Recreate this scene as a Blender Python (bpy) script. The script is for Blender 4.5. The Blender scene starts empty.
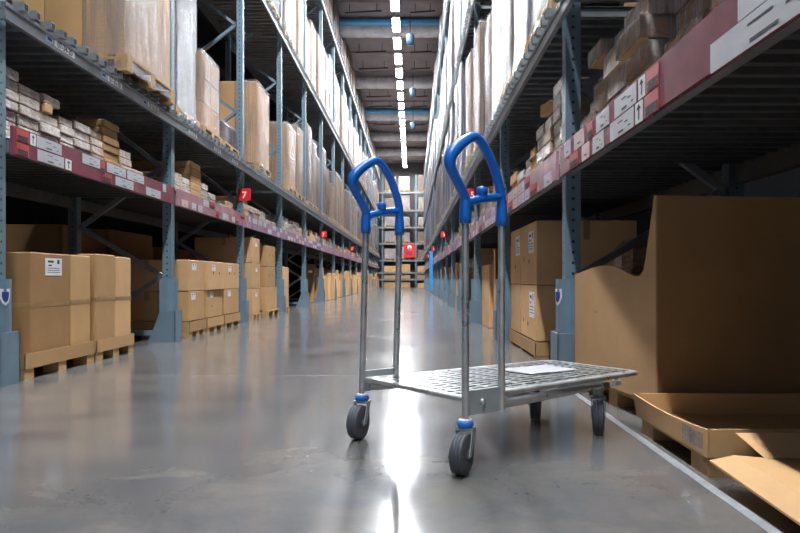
import bpy, math, random
from mathutils import Vector, Matrix, noise
R = random.Random(7)
S = bpy.context.scene
COL = S.collection
PI = math.pi

# ------------------------------------------------------------------ mesh collecting
class MB:
    def __init__(s): s.v = []; s.f = []; s.m = []; s.sm = []
    def add(s, vs, fs, mi=0, smooth=False):
        b = len(s.v); s.v.extend([tuple(p) for p in vs])
        for f in fs:
            s.f.append(tuple(b + i for i in f)); s.m.append(mi); s.sm.append(smooth)
        return s
    def box(s, x0, x1, y0, y1, z0, z1, mi=0):
        return s.add([(x0,y0,z0),(x1,y0,z0),(x1,y1,z0),(x0,y1,z0),(x0,y0,z1),(x1,y0,z1),(x1,y1,z1),(x0,y1,z1)],
              [(0,3,2,1),(4,5,6,7),(0,1,5,4),(1,2,6,5),(2,3,7,6),(3,0,4,7)], mi)
    def cbox(s, x0, x1, y0, y1, z0, z1, c=.005, mi=0):
        V = []; idx = {}
        for i,(xa,xi) in enumerate(((x0,1),(x1,-1))):
            for j,(ya,yi) in enumerate(((y0,1),(y1,-1))):
                for k,(za,zi) in enumerate(((z0,1),(z1,-1))):
                    for a in range(3):
                        p = [xa+xi*c, ya+yi*c, za+zi*c]; p[a] = (xa,ya,za)[a]
                        idx[i,j,k,a] = len(V); V.append(p)
        F = []
        for a,(b,d) in ((0,(1,2)),(1,(0,2)),(2,(0,1))):
            for e in (0,1):
                q = []
                for (u,w) in ((0,0),(1,0),(1,1),(0,1)):
                    t = [0,0,0]; t[a]=e; t[b]=u; t[d]=w; q.append(idx[t[0],t[1],t[2],a])
                F.append(q)
        for a in range(3):
            b,d = [i for i in range(3) if i!=a]
            for u in (0,1):
                for w in (0,1):
                    t0=[0,0,0]; t1=[0,0,0]; t0[a]=0; t1[a]=1
                    for t in (t0,t1): t[b]=u; t[d]=w
                    F.append([idx[(*t0,b)], idx[(*t1,b)], idx[(*t1,d)], idx[(*t0,d)]])
        for i in (0,1):
            for j in (0,1):
                for k in (0,1): F.append([idx[i,j,k,0],idx[i,j,k,1],idx[i,j,k,2]])
        cen = Vector(((x0+x1)/2,(y0+y1)/2,(z0+z1)/2)); G=[]
        for f in F:
            ps=[Vector(V[i]) for i in f]; n=(ps[1]-ps[0]).cross(ps[2]-ps[0])
            fc=sum(ps,Vector())/len(ps)
            G.append(f if n.dot(fc-cen)>0 else f[::-1])
        return s.add(V,G,mi)
    def sweep(s, pts, r, n=10, mi=0, closed=False, flat=1.0, cap=True):
        pts=[Vector(p) for p in pts]; N=len(pts)
        rs = r if isinstance(r,(list,tuple)) else [r]*N
        T=[]
        for i in range(N):
            a=pts[i-1] if (i>0 or closed) else pts[i]; b=pts[(i+1)%N] if (i<N-1 or closed) else pts[i]
            T.append((b-a).normalized())
        up=Vector((0,0,1)) if abs(T[0].z)<.9 else Vector((0,1,0))
        nrm=(up-T[0]*up.dot(T[0])).normalized(); V=[]
        for i in range(N):
            nrm=(nrm-T[i]*nrm.dot(T[i])).normalized(); bi=T[i].cross(nrm)
            for k in range(n):
                a=2*PI*k/n; V.append(pts[i]+nrm*(math.cos(a)*rs[i])+bi*(math.sin(a)*rs[i]*flat))
        F=[]
        for i in range(N if closed else N-1):
            j=(i+1)%N
            for k in range(n): F.append((i*n+k, i*n+(k+1)%n, j*n+(k+1)%n, j*n+k))
        s.add(V,F,mi,True)
        if cap and not closed:
            s.add(V[:n],[tuple(range(n))[::-1]],mi); s.add(V[-n:],[tuple(range(n))],mi)
        return s
    def tube(s,a,b,r,n=10,mi=0): return s.sweep([a,b],r,n,mi)
    def bar(s,a,b,w,h,mi=0,up=(0,0,1)):
        a=Vector(a); b=Vector(b); t=(b-a).normalized(); u=Vector(up)
        if abs(t.dot(u))>.95: u=Vector((0,1,0))
        sd=t.cross(u).normalized(); u=sd.cross(t)
        V=[]
        for p in (a,b):
            for (i,j) in ((-1,-1),(1,-1),(1,1),(-1,1)): V.append(p+sd*(i*w/2)+u*(j*h/2))
        return s.add(V,[(0,1,2,3)[::-1] and (3,2,1,0),(4,5,6,7),(0,1,5,4),(1,2,6,5),(2,3,7,6),(3,0,4,7)],mi)
    def lathe(s,prof,origin,axis,n=28,mi=0):
        o=Vector(origin); ax=Vector(axis).normalized()
        u=ax.cross(Vector((0,0,1)) if abs(ax.z)<.9 else Vector((1,0,0))).normalized(); w=ax.cross(u)
        V=[]; P=len(prof)
        for k in range(n):
            a=2*PI*k/n; d=u*math.cos(a)+w*math.sin(a)
            for (t,r) in prof: V.append(o+ax*t+d*r)
        F=[]
        for k in range(n):
            j=(k+1)%n
            for i in range(P-1): F.append((k*P+i,j*P+i,j*P+i+1,k*P+i+1))
        s.add(V,F,mi,True)
        return s
    def prism(s,poly,off,mi=0):
        off=Vector(off); a=[Vector(p) for p in poly]; b=[p+off for p in a]; n=len(a)
        return s.add(a+b,[tuple(range(n)),tuple(range(2*n-1,n-1,-1))]+[(i,i+n,(i+1)%n+n,(i+1)%n) for i in range(n)],mi)
    def xf(s,M):
        s.v=[tuple(M@Vector(p)) for p in s.v]; return s
    def mesh(s,name,mats):
        me=bpy.data.meshes.new(name); me.from_pydata(s.v,[],s.f)
        for m in (mats if isinstance(mats,(list,tuple)) else [mats]): me.materials.append(m)
        me.polygons.foreach_set('material_index',s.m); me.polygons.foreach_set('use_smooth',s.sm)
        me.update(); return me
    def build(s,name,mats,parent=None,loc=None):
        return link(name,s.mesh(name,mats),parent,loc)

def link(name,me,parent=None,loc=None):
    o=bpy.data.objects.new(name,me); COL.objects.link(o)
    if parent is not None: o.parent=parent
    if loc is not None: o.location=loc
    return o
def tag(o,label=None,cat=None,group=None,kind=None):
    if label: o['label']=label
    if cat: o['category']=cat
    if group: o['group']=group
    if kind: o['kind']=kind
    return o
def thing(name,label,cat,loc=(0,0,0),rz=0,group=None):
    o=bpy.data.objects.new(name,None); COL.objects.link(o); o.location=loc; o.rotation_euler=(0,0,rz)
    o.empty_display_size=.1
    return tag(o,label,cat,group)
KIDS={}
def kids(o):
    if o.name not in KIDS: KIDS[o.name]=list(o.children)
    return KIDS[o.name]
def dup(o,parent=None,skip=()):
    c=o.copy(); COL.objects.link(c)
    if parent is not None: c.parent=parent
    for ch in kids(o):
        if ch.name.split('.')[0] in skip: continue
        dup(ch,c)
    return c
ORD='zeroth first second third fourth fifth sixth seventh eighth ninth tenth eleventh twelfth thirteenth fourteenth fifteenth sixteenth seventeenth eighteenth nineteenth twentieth'.split()
TENS={2:'twenty',3:'thirty'}
def od(n):
    if n<=20: return ORD[n]
    return 'thirtieth' if n==30 else TENS[n//10]+'-'+ORD[n%10]

# ------------------------------------------------------------------ materials
def nodes(m):
    m.use_nodes=True; nt=m.node_tree; return nt, nt.nodes, nt.links, nt.nodes['Principled BSDF']
def N(nt,t,**kw):
    n=nt.nodes.new(t)
    for k,v in kw.items(): setattr(n,k,v)
    return n
def math_(nt,op,a,b=None,c=None):
    n=N(nt,'ShaderNodeMath',operation=op)
    for i,x in enumerate((a,b,c)):
        if x is None: continue
        if isinstance(x,(int,float)): n.inputs[i].default_value=x
        else: nt.links.new(x,n.inputs[i])
    return n.outputs[0]
def ramp(nt,fac,stops):
    n=N(nt,'ShaderNodeValToRGB'); cr=n.color_ramp
    while len(cr.elements)<len(stops): cr.elements.new(.5)
    for e,(p,c) in zip(cr.elements,stops): e.position=p; e.color=(*c,1) if len(c)==3 else c
    nt.links.new(fac,n.inputs[0]); return n.outputs[0]
def mixc(nt,fac,a,b,mode='MIX'):
    n=N(nt,'ShaderNodeMix',data_type='RGBA',blend_type=mode)
    for i,x in ((0,fac),(6,a),(7,b)):
        if isinstance(x,(int,float)): n.inputs[i].default_value=x
        elif isinstance(x,tuple): n.inputs[i].default_value=(*x,1)
        else: nt.links.new(x,n.inputs[i])
    return n.outputs[2]
def objco(nt,scale=(1,1,1),rot=(0,0,0),kind='Object'):
    tc=N(nt,'ShaderNodeTexCoord'); mp=N(nt,'ShaderNodeMapping')
    mp.inputs['Scale'].default_value=scale; mp.inputs['Rotation'].default_value=rot
    nt.links.new(tc.outputs[kind],mp.inputs[0]); return mp.outputs[0]
def noise_(nt,co,sc,det=4,rough=.55,dist=0):
    n=N(nt,'ShaderNodeTexNoise'); n.inputs['Scale'].default_value=sc; n.inputs['Detail'].default_value=det
    n.inputs['Roughness'].default_value=rough; n.inputs['Distortion'].default_value=dist
    nt.links.new(co,n.inputs['Vector']); return n.outputs['Fac']
def bump(nt,h,st,dist=.01):
    b=N(nt,'ShaderNodeBump'); b.inputs['Strength'].default_value=st; b.inputs['Distance'].default_value=dist
    nt.links.new(h,b.inputs['Height']); return b.outputs[0]
def simple(name,col,rough=.5,metal=0,var=.12,nsc=6,bst=0,spec=.5,randv=0,coat=0):
    m=bpy.data.materials.new(name); nt,ns,ls,p=nodes(m)
    co=objco(nt); f=noise_(nt,co,nsc)
    a=tuple(c*(1-var) for c in col); b=tuple(min(1,c*(1+var)) for c in col)
    c=ramp(nt,f,[(.3,a),(.7,b)])
    if randv:
        oi=N(nt,'ShaderNodeObjectInfo'); k=math_(nt,'MULTIPLY_ADD',oi.outputs['Random'],2*randv,1-randv)
        hs=N(nt,'ShaderNodeHueSaturation'); ls.new(k,hs.inputs['Value']); ls.new(c,hs.inputs['Color']); c=hs.outputs[0]
    ls.new(c,p.inputs['Base Color']); p.inputs['Roughness'].default_value=rough; p.inputs['Metallic'].default_value=metal
    p.inputs['Specular IOR Level'].default_value=spec; p.inputs['Coat Weight'].default_value=coat
    if bst: ls.new(bump(nt,noise_(nt,co,nsc*6),bst),p.inputs['Normal'])
    return m
def m_card(name,col,randv=.14):
    m=bpy.data.materials.new(name); nt,ns,ls,p=nodes(m)
    co=objco(nt); f=noise_(nt,co,2.5,5); g=noise_(nt,objco(nt,(4,4,90)),3,2)
    c=ramp(nt,f,[(.3,tuple(x*.86 for x in col)),(.7,tuple(x*1.08 for x in col))])
    c=mixc(nt,math_(nt,'MULTIPLY',g,.25),c,tuple(x*.75 for x in col))
    oi=N(nt,'ShaderNodeObjectInfo'); k=math_(nt,'MULTIPLY_ADD',oi.outputs['Random'],2*randv,1-randv)
    hs=N(nt,'ShaderNodeHueSaturation'); ls.new(k,hs.inputs['Value']); ls.new(c,hs.inputs['Color'])
    ls.new(hs.outputs[0],p.inputs['Base Color']); p.inputs['Roughness'].default_value=.72
    p.inputs['Specular IOR Level'].default_value=.25
    ls.new(bump(nt,f,.12,.02),p.inputs['Normal'])
    return m
def m_block(name,col,line=(.25,.16,.08)):
    """carton stack: joints between the cartons, one block"""
    m=bpy.data.materials.new(name); nt,ns,ls,p=nodes(m)
    tc=N(nt,'ShaderNodeTexCoord'); sx=N(nt,'ShaderNodeSeparateXYZ'); ls.new(tc.outputs['Object'],sx.inputs[0])
    def joint(o,per,w):
        q=math_(nt,'FRACT',math_(nt,'DIVIDE',math_(nt,'ADD',o,10.0),per)); return math_(nt,'LESS_THAN',q,w/per)
    j=math_(nt,'MAXIMUM',math_(nt,'MAXIMUM',joint(sx.outputs[0],.41,.012),joint(sx.outputs[1],.39,.012)),joint(sx.outputs[2],.33,.012))
    f=noise_(nt,objco(nt),3)
    c=ramp(nt,f,[(.3,tuple(x*.85 for x in col)),(.7,tuple(x*1.1 for x in col))])
    oi=N(nt,'ShaderNodeObjectInfo'); k=math_(nt,'MULTIPLY_ADD',oi.outputs['Random'],.4,.8)
    hs=N(nt,'ShaderNodeHueSaturation'); ls.new(k,hs.inputs['Value']); ls.new(c,hs.inputs['Color'])
    ls.new(mixc(nt,j,hs.outputs[0],line),p.inputs['Base Color']); p.inputs['Roughness'].default_value=.7
    return m
def m_film(name,lo=.15,hi=.75,col=(.86,.87,.9),bst=.85):
    """stretch film: clear to milky, creased in long near-vertical and slanting folds"""
    m=bpy.data.materials.new(name); nt,ns,ls,p=nodes(m)
    oi=N(nt,'ShaderNodeObjectInfo'); tc=N(nt,'ShaderNodeTexCoord'); ad=N(nt,'ShaderNodeVectorMath',operation='ADD'); ls.new(tc.outputs['Object'],ad.inputs[0])
    cx=N(nt,'ShaderNodeCombineXYZ'); ls.new(math_(nt,'MULTIPLY',oi.outputs['Random'],40.0),cx.inputs[0]); ls.new(cx.outputs[0],ad.inputs[1])
    def mp(sc,rot):
        n=N(nt,'ShaderNodeMapping'); n.inputs['Scale'].default_value=sc; n.inputs['Rotation'].default_value=rot; ls.new(ad.outputs[0],n.inputs[0]); return n.outputs[0]
    big=noise_(nt,mp((1.2,1.2,.7),(0,0,0)),1.6,2,.5,.3)
    v=noise_(nt,mp((9,9,.55),(.06,.05,0)),1.5,4,.55,.5)
    d=noise_(nt,mp((3,3,26),(.5,.45,.3)),1.6,4,.6,.5)
    ridge=math_(nt,'SUBTRACT',1.0,math_(nt,'ABSOLUTE',math_(nt,'MULTIPLY',math_(nt,'SUBTRACT',v,.5),9.0)))
    ridge=math_(nt,'MAXIMUM',ridge,0.0)
    rd=math_(nt,'MAXIMUM',math_(nt,'SUBTRACT',1.0,math_(nt,'ABSOLUTE',math_(nt,'MULTIPLY',math_(nt,'SUBTRACT',d,.5),11.0))),0.0)
    h=math_(nt,'ADD',math_(nt,'ADD',v,math_(nt,'MULTIPLY',d,.45)),math_(nt,'MULTIPLY',ridge,.12))
    p.inputs['Base Color'].default_value=(*col,1); p.inputs['Roughness'].default_value=.24; p.inputs['Specular IOR Level'].default_value=.42
    e=noise_(nt,mp((5,5,4),(.3,.5,.2)),3.5,5,.6,1.2)
    h=math_(nt,'ADD',h,math_(nt,'MULTIPLY',e,.7))
    ls.new(bump(nt,h,bst,.04),p.inputs['Normal'])
    k=math_(nt,'MULTIPLY_ADD',ramp(nt,big,[(.35,(0,0,0)),(.68,(1,1,1))]),(hi-lo)*.55,lo)
    k=math_(nt,'ADD',k,math_(nt,'MULTIPLY',math_(nt,'MAXIMUM',ridge,math_(nt,'MULTIPLY',rd,.6)),(hi-lo)*.6))
    k=math_(nt,'MINIMUM',k,.97)
    t=N(nt,'ShaderNodeBsdfTransparent'); mx=N(nt,'ShaderNodeMixShader')
    ls.new(k,mx.inputs[0]); ls.new(t.outputs[0],mx.inputs[1]); ls.new(p.outputs[0],mx.inputs[2])
    ls.new(mx.outputs[0],ns['Material Output'].inputs[0]); return m
def m_wrapped(name,col,amt=.5):
    """cardboard pack tightly wrapped in creased clear plastic"""
    m=bpy.data.materials.new(name); nt,ns,ls,p=nodes(m)
    co=objco(nt,(1,1,1),(.3,.4,.7)); f=noise_(nt,objco(nt,(6,6,14),(.4,.2,.5)),3,6,.65,1.0); b=noise_(nt,co,2)
    c=ramp(nt,b,[(.3,tuple(x*.8 for x in col)),(.7,tuple(x*1.1 for x in col))])
    oi=N(nt,'ShaderNodeObjectInfo'); k=math_(nt,'MULTIPLY_ADD',oi.outputs['Random'],.5,.75)
    hs=N(nt,'ShaderNodeHueSaturation'); ls.new(k,hs.inputs['Value']); ls.new(c,hs.inputs['Color'])
    w=ramp(nt,f,[(.45,(0,0,0)),(.62,(amt,)*3)])
    ls.new(mixc(nt,w,hs.outputs[0],(.74,.71,.7)),p.inputs['Base Color'])
    p.inputs['Roughness'].default_value=.3; p.inputs['Coat Weight'].default_value=.6; p.inputs['Coat Roughness'].default_value=.12
    ls.new(bump(nt,f,.7,.02),p.inputs['Normal']); return m
def m_post(name,col):
    m=bpy.data.materials.new(name); nt,ns,ls,p=nodes(m)
    tc=N(nt,'ShaderNodeTexCoord'); sx=N(nt,'ShaderNodeSeparateXYZ'); ls.new(tc.outputs['Object'],sx.inputs[0])
    sn=N(nt,'ShaderNodeSeparateXYZ'); ls.new(tc.outputs['Normal'],sn.inputs[0])
    isx=math_(nt,'GREATER_THAN',math_(nt,'ABSOLUTE',sn.outputs[0]),.5)
    u=math_(nt,'ADD',math_(nt,'MULTIPLY',isx,sx.outputs[1]),math_(nt,'MULTIPLY',math_(nt,'SUBTRACT',1.0,isx),sx.outputs[0]))
    z=math_(nt,'MULTIPLY',math_(nt,'SUBTRACT',math_(nt,'FRACT',math_(nt,'DIVIDE',sx.outputs[2],.06)),.5),.06)
    d=math_(nt,'SQRT',math_(nt,'ADD',math_(nt,'MULTIPLY',u,u),math_(nt,'MULTIPLY',z,z)))
    hole=math_(nt,'LESS_THAN',d,.0085)  # near-black colour stands for the dark inside the punched holes
    f=noise_(nt,objco(nt),7)
    c=ramp(nt,f,[(.3,tuple(x*.85 for x in col)),(.7,tuple(x*1.1 for x in col))])
    ls.new(mixc(nt,hole,c,(.01,.012,.015)),p.inputs['Base Color']); p.inputs['Roughness'].default_value=.4
    return m
def m_metal(name,col,rough=.35,metal=.9,sc=12):
    m=bpy.data.materials.new(name); nt,ns,ls,p=nodes(m)
    v=N(nt,'ShaderNodeTexVoronoi'); v.inputs['Scale'].default_value=sc*4; ls.new(objco(nt),v.inputs['Vector'])
    f=noise_(nt,objco(nt),sc)
    c=ramp(nt,f,[(.3,tuple(x*.78 for x in col)),(.7,tuple(min(1,x*1.15) for x in col))])
    s=N(nt,'ShaderNodeSeparateColor'); ls.new(v.outputs['Color'],s.inputs[0])
    c=mixc(nt,.12,c,v.outputs['Color'],'OVERLAY')
    bw=N(nt,'ShaderNodeHueSaturation'); bw.inputs['Saturation'].default_value=.5; ls.new(c,bw.inputs['Color'])
    ls.new(bw.outputs[0],p.inputs['Base Color']); p.inputs['Metallic'].default_value=metal
    ls.new(math_(nt,'MULTIPLY_ADD',f,.25,rough-.12),p.inputs['Roughness']); return m
def m_emit(name,col,st):
    m=bpy.data.materials.new(name); nt,ns,ls,p=nodes(m)
    p.inputs['Base Color'].default_value=(.9,.9,.9,1); p.inputs['Emission Color'].default_value=(*col,1); p.inputs['Emission Strength'].default_value=st
    return m
def m_floor():
    m=bpy.data.materials.new('polished_concrete'); nt,ns,ls,p=nodes(m)
    co=objco(nt); a=noise_(nt,co,.5,6,.6,.6); b=noise_(nt,objco(nt,(1,1.3,1)),3.2,6,.6,.5); d=noise_(nt,co,40,3)
    c=ramp(nt,a,[(.3,(.088,.089,.096)),(.7,(.125,.125,.131))])
    c=mixc(nt,ramp(nt,b,[(.38,(0,0,0)),(.66,(.9,)*3)]),c,(.165,.153,.137))
    c=mixc(nt,ramp(nt,noise_(nt,objco(nt,(1,1,1),(0,0,.6)),1.5,6,.6,.6),[(.5,(0,0,0)),(.7,(.6,)*3)]),c,(.06,.06,.067))
    c=mixc(nt,math_(nt,'MULTIPLY',d,.12),c,(.32,.31,.30))
    sx=N(nt,'ShaderNodeSeparateXYZ'); ls.new(co,sx.inputs[0])
    # saw-cut joints in the slab
    q=math_(nt,'ABSOLUTE',math_(nt,'SUBTRACT',math_(nt,'FRACT',math_(nt,'DIVIDE',math_(nt,'SUBTRACT',sx.outputs[1],4.27),6.0)),0.0))
    j=math_(nt,'LESS_THAN',q,.0016)
    c=mixc(nt,math_(nt,'MULTIPLY',j,.5),c,(.5,.48,.45))
    # scuffs
    sc=noise_(nt,objco(nt,(3,9,1),(0,0,.3)),2.2,2,.5,.2)
    ls.new(c,p.inputs['Base Color'])
    ls.new(math_(nt,'MULTIPLY_ADD',noise_(nt,objco(nt,(1,.6,1)),2.2,4,.5,.2),.16,.075),p.inputs['Roughness'])
    p.inputs['Specular IOR Level'].default_value=1.0
    return m
M={}
M['floor']=m_floor()
M['card']=m_card('cardboard',(.53,.32,.145))
M['card2']=m_card('pale_cardboard',(.66,.40,.20))
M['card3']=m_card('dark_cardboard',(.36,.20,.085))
M['tape']=simple('brown_tape',(.36,.22,.10),.28,0,.15,9)
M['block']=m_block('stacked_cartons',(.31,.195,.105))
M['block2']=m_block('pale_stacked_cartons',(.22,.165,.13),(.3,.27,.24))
M['wood']=simple('pallet_wood',(.48,.30,.14),.75,0,.25,7,.2,.3,.15)
M['film']=m_film('stretch_film',.06,.5,(.25,.25,.29))
M['film_milky']=m_film('milky_stretch_film',.42,.86,(.145,.16,.22))
M['film_white']=m_film('white_stretch_film',.10,.70,(.135,.128,.165))
M['wrap']=m_wrapped('plastic_wrapped_pack',(.46,.36,.28),.75)
M['wrap2']=m_wrapped('plastic_wrapped_carton',(.45,.29,.15),.5)
M['post']=m_post('perforated_blue_steel',(.15,.225,.275))
M['post_dark']=m_post('perforated_dark_steel',(.10,.14,.165))  # darker tone of the front post colour, used on rear posts
M['blue']=simple('guard_blue',(.15,.235,.305),.42,0,.1,5)
M['blue2']=simple('guard_plate_blue',(.15,.22,.28),.45,0,.1,5)
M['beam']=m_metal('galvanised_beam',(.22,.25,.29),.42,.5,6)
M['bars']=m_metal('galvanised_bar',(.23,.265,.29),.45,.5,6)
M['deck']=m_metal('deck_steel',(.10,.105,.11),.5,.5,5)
M['deckstop']=m_metal('light_stop_deck_steel',(.10,.105,.11),.5,.4,5)
M['hole']=simple('dark_hollow',(.012,.012,.014),.8)
M['steel']=m_metal('zinc_steel',(.62,.64,.66),.30,.75,14)
M['steel2']=m_metal('zinc_deck_steel',(.36,.385,.395),.34,.8,14)
M['hblue']=simple('handle_blue_plastic',(.007,.15,.60),.36,0,.08,8,0,.5,0,.2)
M['tire']=simple('grey_rubber',(.075,.08,.095),.55,0,.1,20)
M['hub']=simple('wheel_grey_plastic',(.15,.155,.17),.5)
M['fork']=simple('fork_grey',(.40,.45,.46),.4,.3)
M['white']=simple('white_paper',(.78,.78,.80),.55,0,.05)
M['ticket']=simple('ticket_white',(.52,.52,.56),.4,0,.08)
M['ink']=simple('dark_ink',(.03,.03,.04),.6)
M['redt']=simple('red_ticket',(.46,.045,.045),.4,0,.15)
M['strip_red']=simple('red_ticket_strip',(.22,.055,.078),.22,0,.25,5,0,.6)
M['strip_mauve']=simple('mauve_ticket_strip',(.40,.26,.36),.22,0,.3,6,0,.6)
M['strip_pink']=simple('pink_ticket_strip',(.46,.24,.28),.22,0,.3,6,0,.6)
M['pinkt']=simple('pink_ticket',(.62,.42,.42),.4,0,.1)
M['lavt']=simple('lavender_ticket',(.55,.47,.62),.4,0,.1)
M['sign']=simple('sign_red',(.72,.018,.02),.35,0,.05)
M['block_white']=m_block('white_stacked_cartons',(.55,.49,.43),(.4,.36,.32))
M['sleeve']=m_film('clear_sleeve',.05,.6,(.9,.9,.92),1.0)
M['tagblue']=simple('tag_blue',(.30,.40,.62),.4)
M['ceil']=simple('ceiling_sheet',(.33,.30,.305),.75,0,.12,2)
M['wall']=simple('wall_panel',(.008,.008,.009),.9,0,.15,1,0,.1)
M['wallfar']=simple('far_wall_panel',(.16,.15,.15),.8,0,.1,1)
M['duct']=m_metal('duct_silver',(.66,.70,.76),.45,.35,3)
M['ductblue']=simple('duct_blue',(.14,.52,.92),.35,.2,.1,2)
M['speaker']=simple('speaker_blue_grey',(.035,.085,.14),.5)
M['pipe']=simple('dark_pipe',(.06,.055,.055),.5,.3)
M['line']=simple('floor_paint',(.25,.26,.28),.5,0,.22,14)
M['black']=simple('black_plastic',(.02,.02,.022),.5)
M['banner']=simple('banner_blue',(.05,.32,.75),.5,0,.1)
M['emblem']=simple('emblem_navy',(.03,.06,.28),.4)
M['lamp']=m_emit('lamp_diffuser',(.93,.965,1.0),48.0)
M['lampbody']=simple('lamp_housing',(.6,.6,.6),.4)
M['bag']=simple('dark_sack',(.04,.035,.035),.35,0,.3,8,.4)
M['bagwhite']=simple('white_sack',(.72,.71,.70),.4,0,.1,8,.4)

# ------------------------------------------------------------------ camera (35 mm style lens, level, 0.6 m up)
cam=bpy.data.cameras.new('camera'); co=bpy.data.objects.new('camera',cam); COL.objects.link(co)
co.location=(0,0,.6); co.rotation_euler=(PI/2,0,0)
cam.sensor_width=36; cam.lens=689/800*36; cam.shift_x=-12/800; cam.shift_y=12.5/800
cam.clip_start=.05; cam.clip_end=200
S.camera=co

# ------------------------------------------------------------------ lettering
TXT={}
def text_verts(s):
    if s in TXT: return TXT[s]
    cu=bpy.data.curves.new('lettering',type='FONT'); cu.body=s; cu.align_x='CENTER'; cu.align_y='CENTER'; cu.size=1; cu.offset=.018
    ob=bpy.data.objects.new('lettering_source',cu); COL.objects.link(ob)
    dg=bpy.context.evaluated_depsgraph_get(); me=bpy.data.meshes.new_from_object(ob.evaluated_get(dg))
    TXT[s]=([v.co.copy() for v in me.vertices],[tuple(p.vertices) for p in me.polygons])
    bpy.data.objects.remove(ob); bpy.data.curves.remove(cu); bpy.data.meshes.remove(me)
    return TXT[s]
def frame_of(side):   # which way a flat piece looks: 'L' towards +X, 'R' towards -X, 'C' towards the camera (-Y)
    return {'L':Matrix(((0,0,1),(1,0,0),(0,1,0))),'R':Matrix(((0,0,-1),(-1,0,0),(0,1,0))),'C':Matrix(((1,0,0),(0,0,-1),(0,1,0)))}[side]
def put_text(mb,s,size,at,side,mi=0,lift=.0015,sx=1):
    A=frame_of(side); vs,fs=text_verts(s)
    mb.add([Vector(at)+A@Vector((v.x*size*sx,v.y*size,lift)) for v in vs],fs,mi); return mb
def plate(mb,at,side,w,h,t=.002,mi=0,u=0,v=0,lift=0):
    """thin rectangular plate, centre offset (u,v) in its own plane"""
    A=frame_of(side); P=[]
    for k in (0,1):
        for (i,j) in ((-1,-1),(1,-1),(1,1),(-1,1)): P.append(Vector(at)+A@Vector((u+i*w/2,v+j*h/2,lift+k*t)))
    mb.add(P,[(3,2,1,0),(4,5,6,7),(0,1,5,4),(1,2,6,5),(2,3,7,6),(3,0,4,7)],mi); return mb

# ------------------------------------------------------------------ setting
Y0,Y1=-6.0,51.5
mb=MB(); mb.box(-5.2,4.0,Y0,Y1,-.1,0); tag(mb.build('floor',M['floor']),kind='structure')
mb=MB(); mb.box(-5.2,4.0,Y0,Y1,9.25,9.35)
for i in range(24): mb.box(-5.2,4.0,-5+i*2.4,-4.92+i*2.4,9.19,9.25)
tag(mb.build('ceiling',M['ceil']),kind='structure')
mb=MB(); mb.box(-5.3,-5.2,Y0,Y1,0,9.35); tag(mb.build('wall_left',M['wall']),kind='structure')
mb=MB(); mb.box(4.0,4.1,Y0,Y1,0,9.35); tag(mb.build('wall_right',M['wall']),kind='structure')
mb=MB(); mb.box(-5.2,4.0,Y1,Y1+.1,0,9.35); tag(mb.build('wall_far',M['wallfar']),kind='structure')
mb=MB(); mb.box(.842,.872,.6,3.72,.0005,.002); tag(mb.build('floor_marking',M['line']),kind='structure')

# ------------------------------------------------------------------ lamps
NL=32; LY=[49.0-1.7*i for i in range(NL)]
lm=MB(); lm.box(-.12,.12,-.58,.58,.055,.09); lm.box(-.12,-.112,-.58,.58,.034,.055); lm.box(.112,.12,-.58,.58,.034,.055); lm.box(-.12,.12,-.58,-.572,.034,.055); lm.box(-.12,.12,.572,.58,.034,.055); lm.box(-.02,.02,-.5,-.46,.09,.56); lm.box(-.02,.02,.46,.5,.09,.56)
dm=MB(); dm.cbox(-.11,.11,-.57,.57,0.03,.055,.004)
lmm=lm.mesh('housing',M['lampbody']); dmm=dm.mesh('diffuser',M['lamp'])
for i,y in enumerate(LY):
    t=thing('ceiling_lamp',f'glowing strip lamp, {od(i+1)} from the far end of the line over the aisle','lamp',(-.5,y,8.6),0,'strip lamps over the aisle')
    link('housing',lmm,t); link('diffuser',dmm,t)

# ------------------------------------------------------------------ ducts, speakers, pipes
for i,(y,mt,b) in enumerate(((23.0,'duct','blue-lit'),(29.2,'duct','plain'),(35.1,'duct',''),(40.3,'duct',''),(45.2,'duct',''))):
    mb=MB(); n=40; pts=[(-5.1+k*9.0/n,y,8.92) for k in range(n+1)]
    t=thing('ceiling_duct',f'round silver air duct across the ceiling, {od(i+1)} one down the aisle','duct',(0,0,0),0,'ceiling ducts')
    mb.sweep(pts,[.245+.012*(k%2) for k in range(n+1)],20); mb.build('duct_tube',M['duct'],t)
    if i in (0,2):
        mb=MB(); mb.tube((-5.1,y-.22,9.08),(3.9,y-.22,9.08),.125,14)
        tag(mb.build('ceiling_pipe',M['ductblue']),f'blue pipe along the top of the {od(i+1)} ceiling duct','pipe')
for i,(x,y) in enumerate(((-.06,22.2),(.04,28.5),(.05,34.6))):
    t=thing('hanging_speaker',f'small dark cylinder speaker hanging beside the lamps, {od(i+1)} down the aisle','speaker',(x,y,8.15),0,'hanging speakers')
    mb=MB(); mb.lathe([(0,.0),(0,.12),(.3,.13),(.34,.10),(.34,0)],(0,0,0),(0,0,1),20); mb.build('speaker_body',M['speaker'],t)
    mb=MB(); mb.tube((0,0,.34),(0,0,.98),.012,6); mb.build('hanger_rod',M['pipe'],t)
k=0
for y in (21.6,25.4,27.4,31.6,33.4,37.4):
    for s_,xa,xb in (('left',-2.1,-.95),('right',-.05,.72)):
        mb=MB(); mb.tube((xa,y,8.95),(xb,y-.15,8.95),.028,8)
        for x in (xa+.15,xb-.15): mb.tube((x,y-.07,8.95),(x,y-.07,9.25),.012,6)
        k+=1
        tag(mb.build('sprinkler_pipe',M['pipe']),f'thin dark ceiling pipe {s_} of the lamps, {od((k+1)//2)} down the aisle','pipe','thin ceiling pipes')

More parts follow.
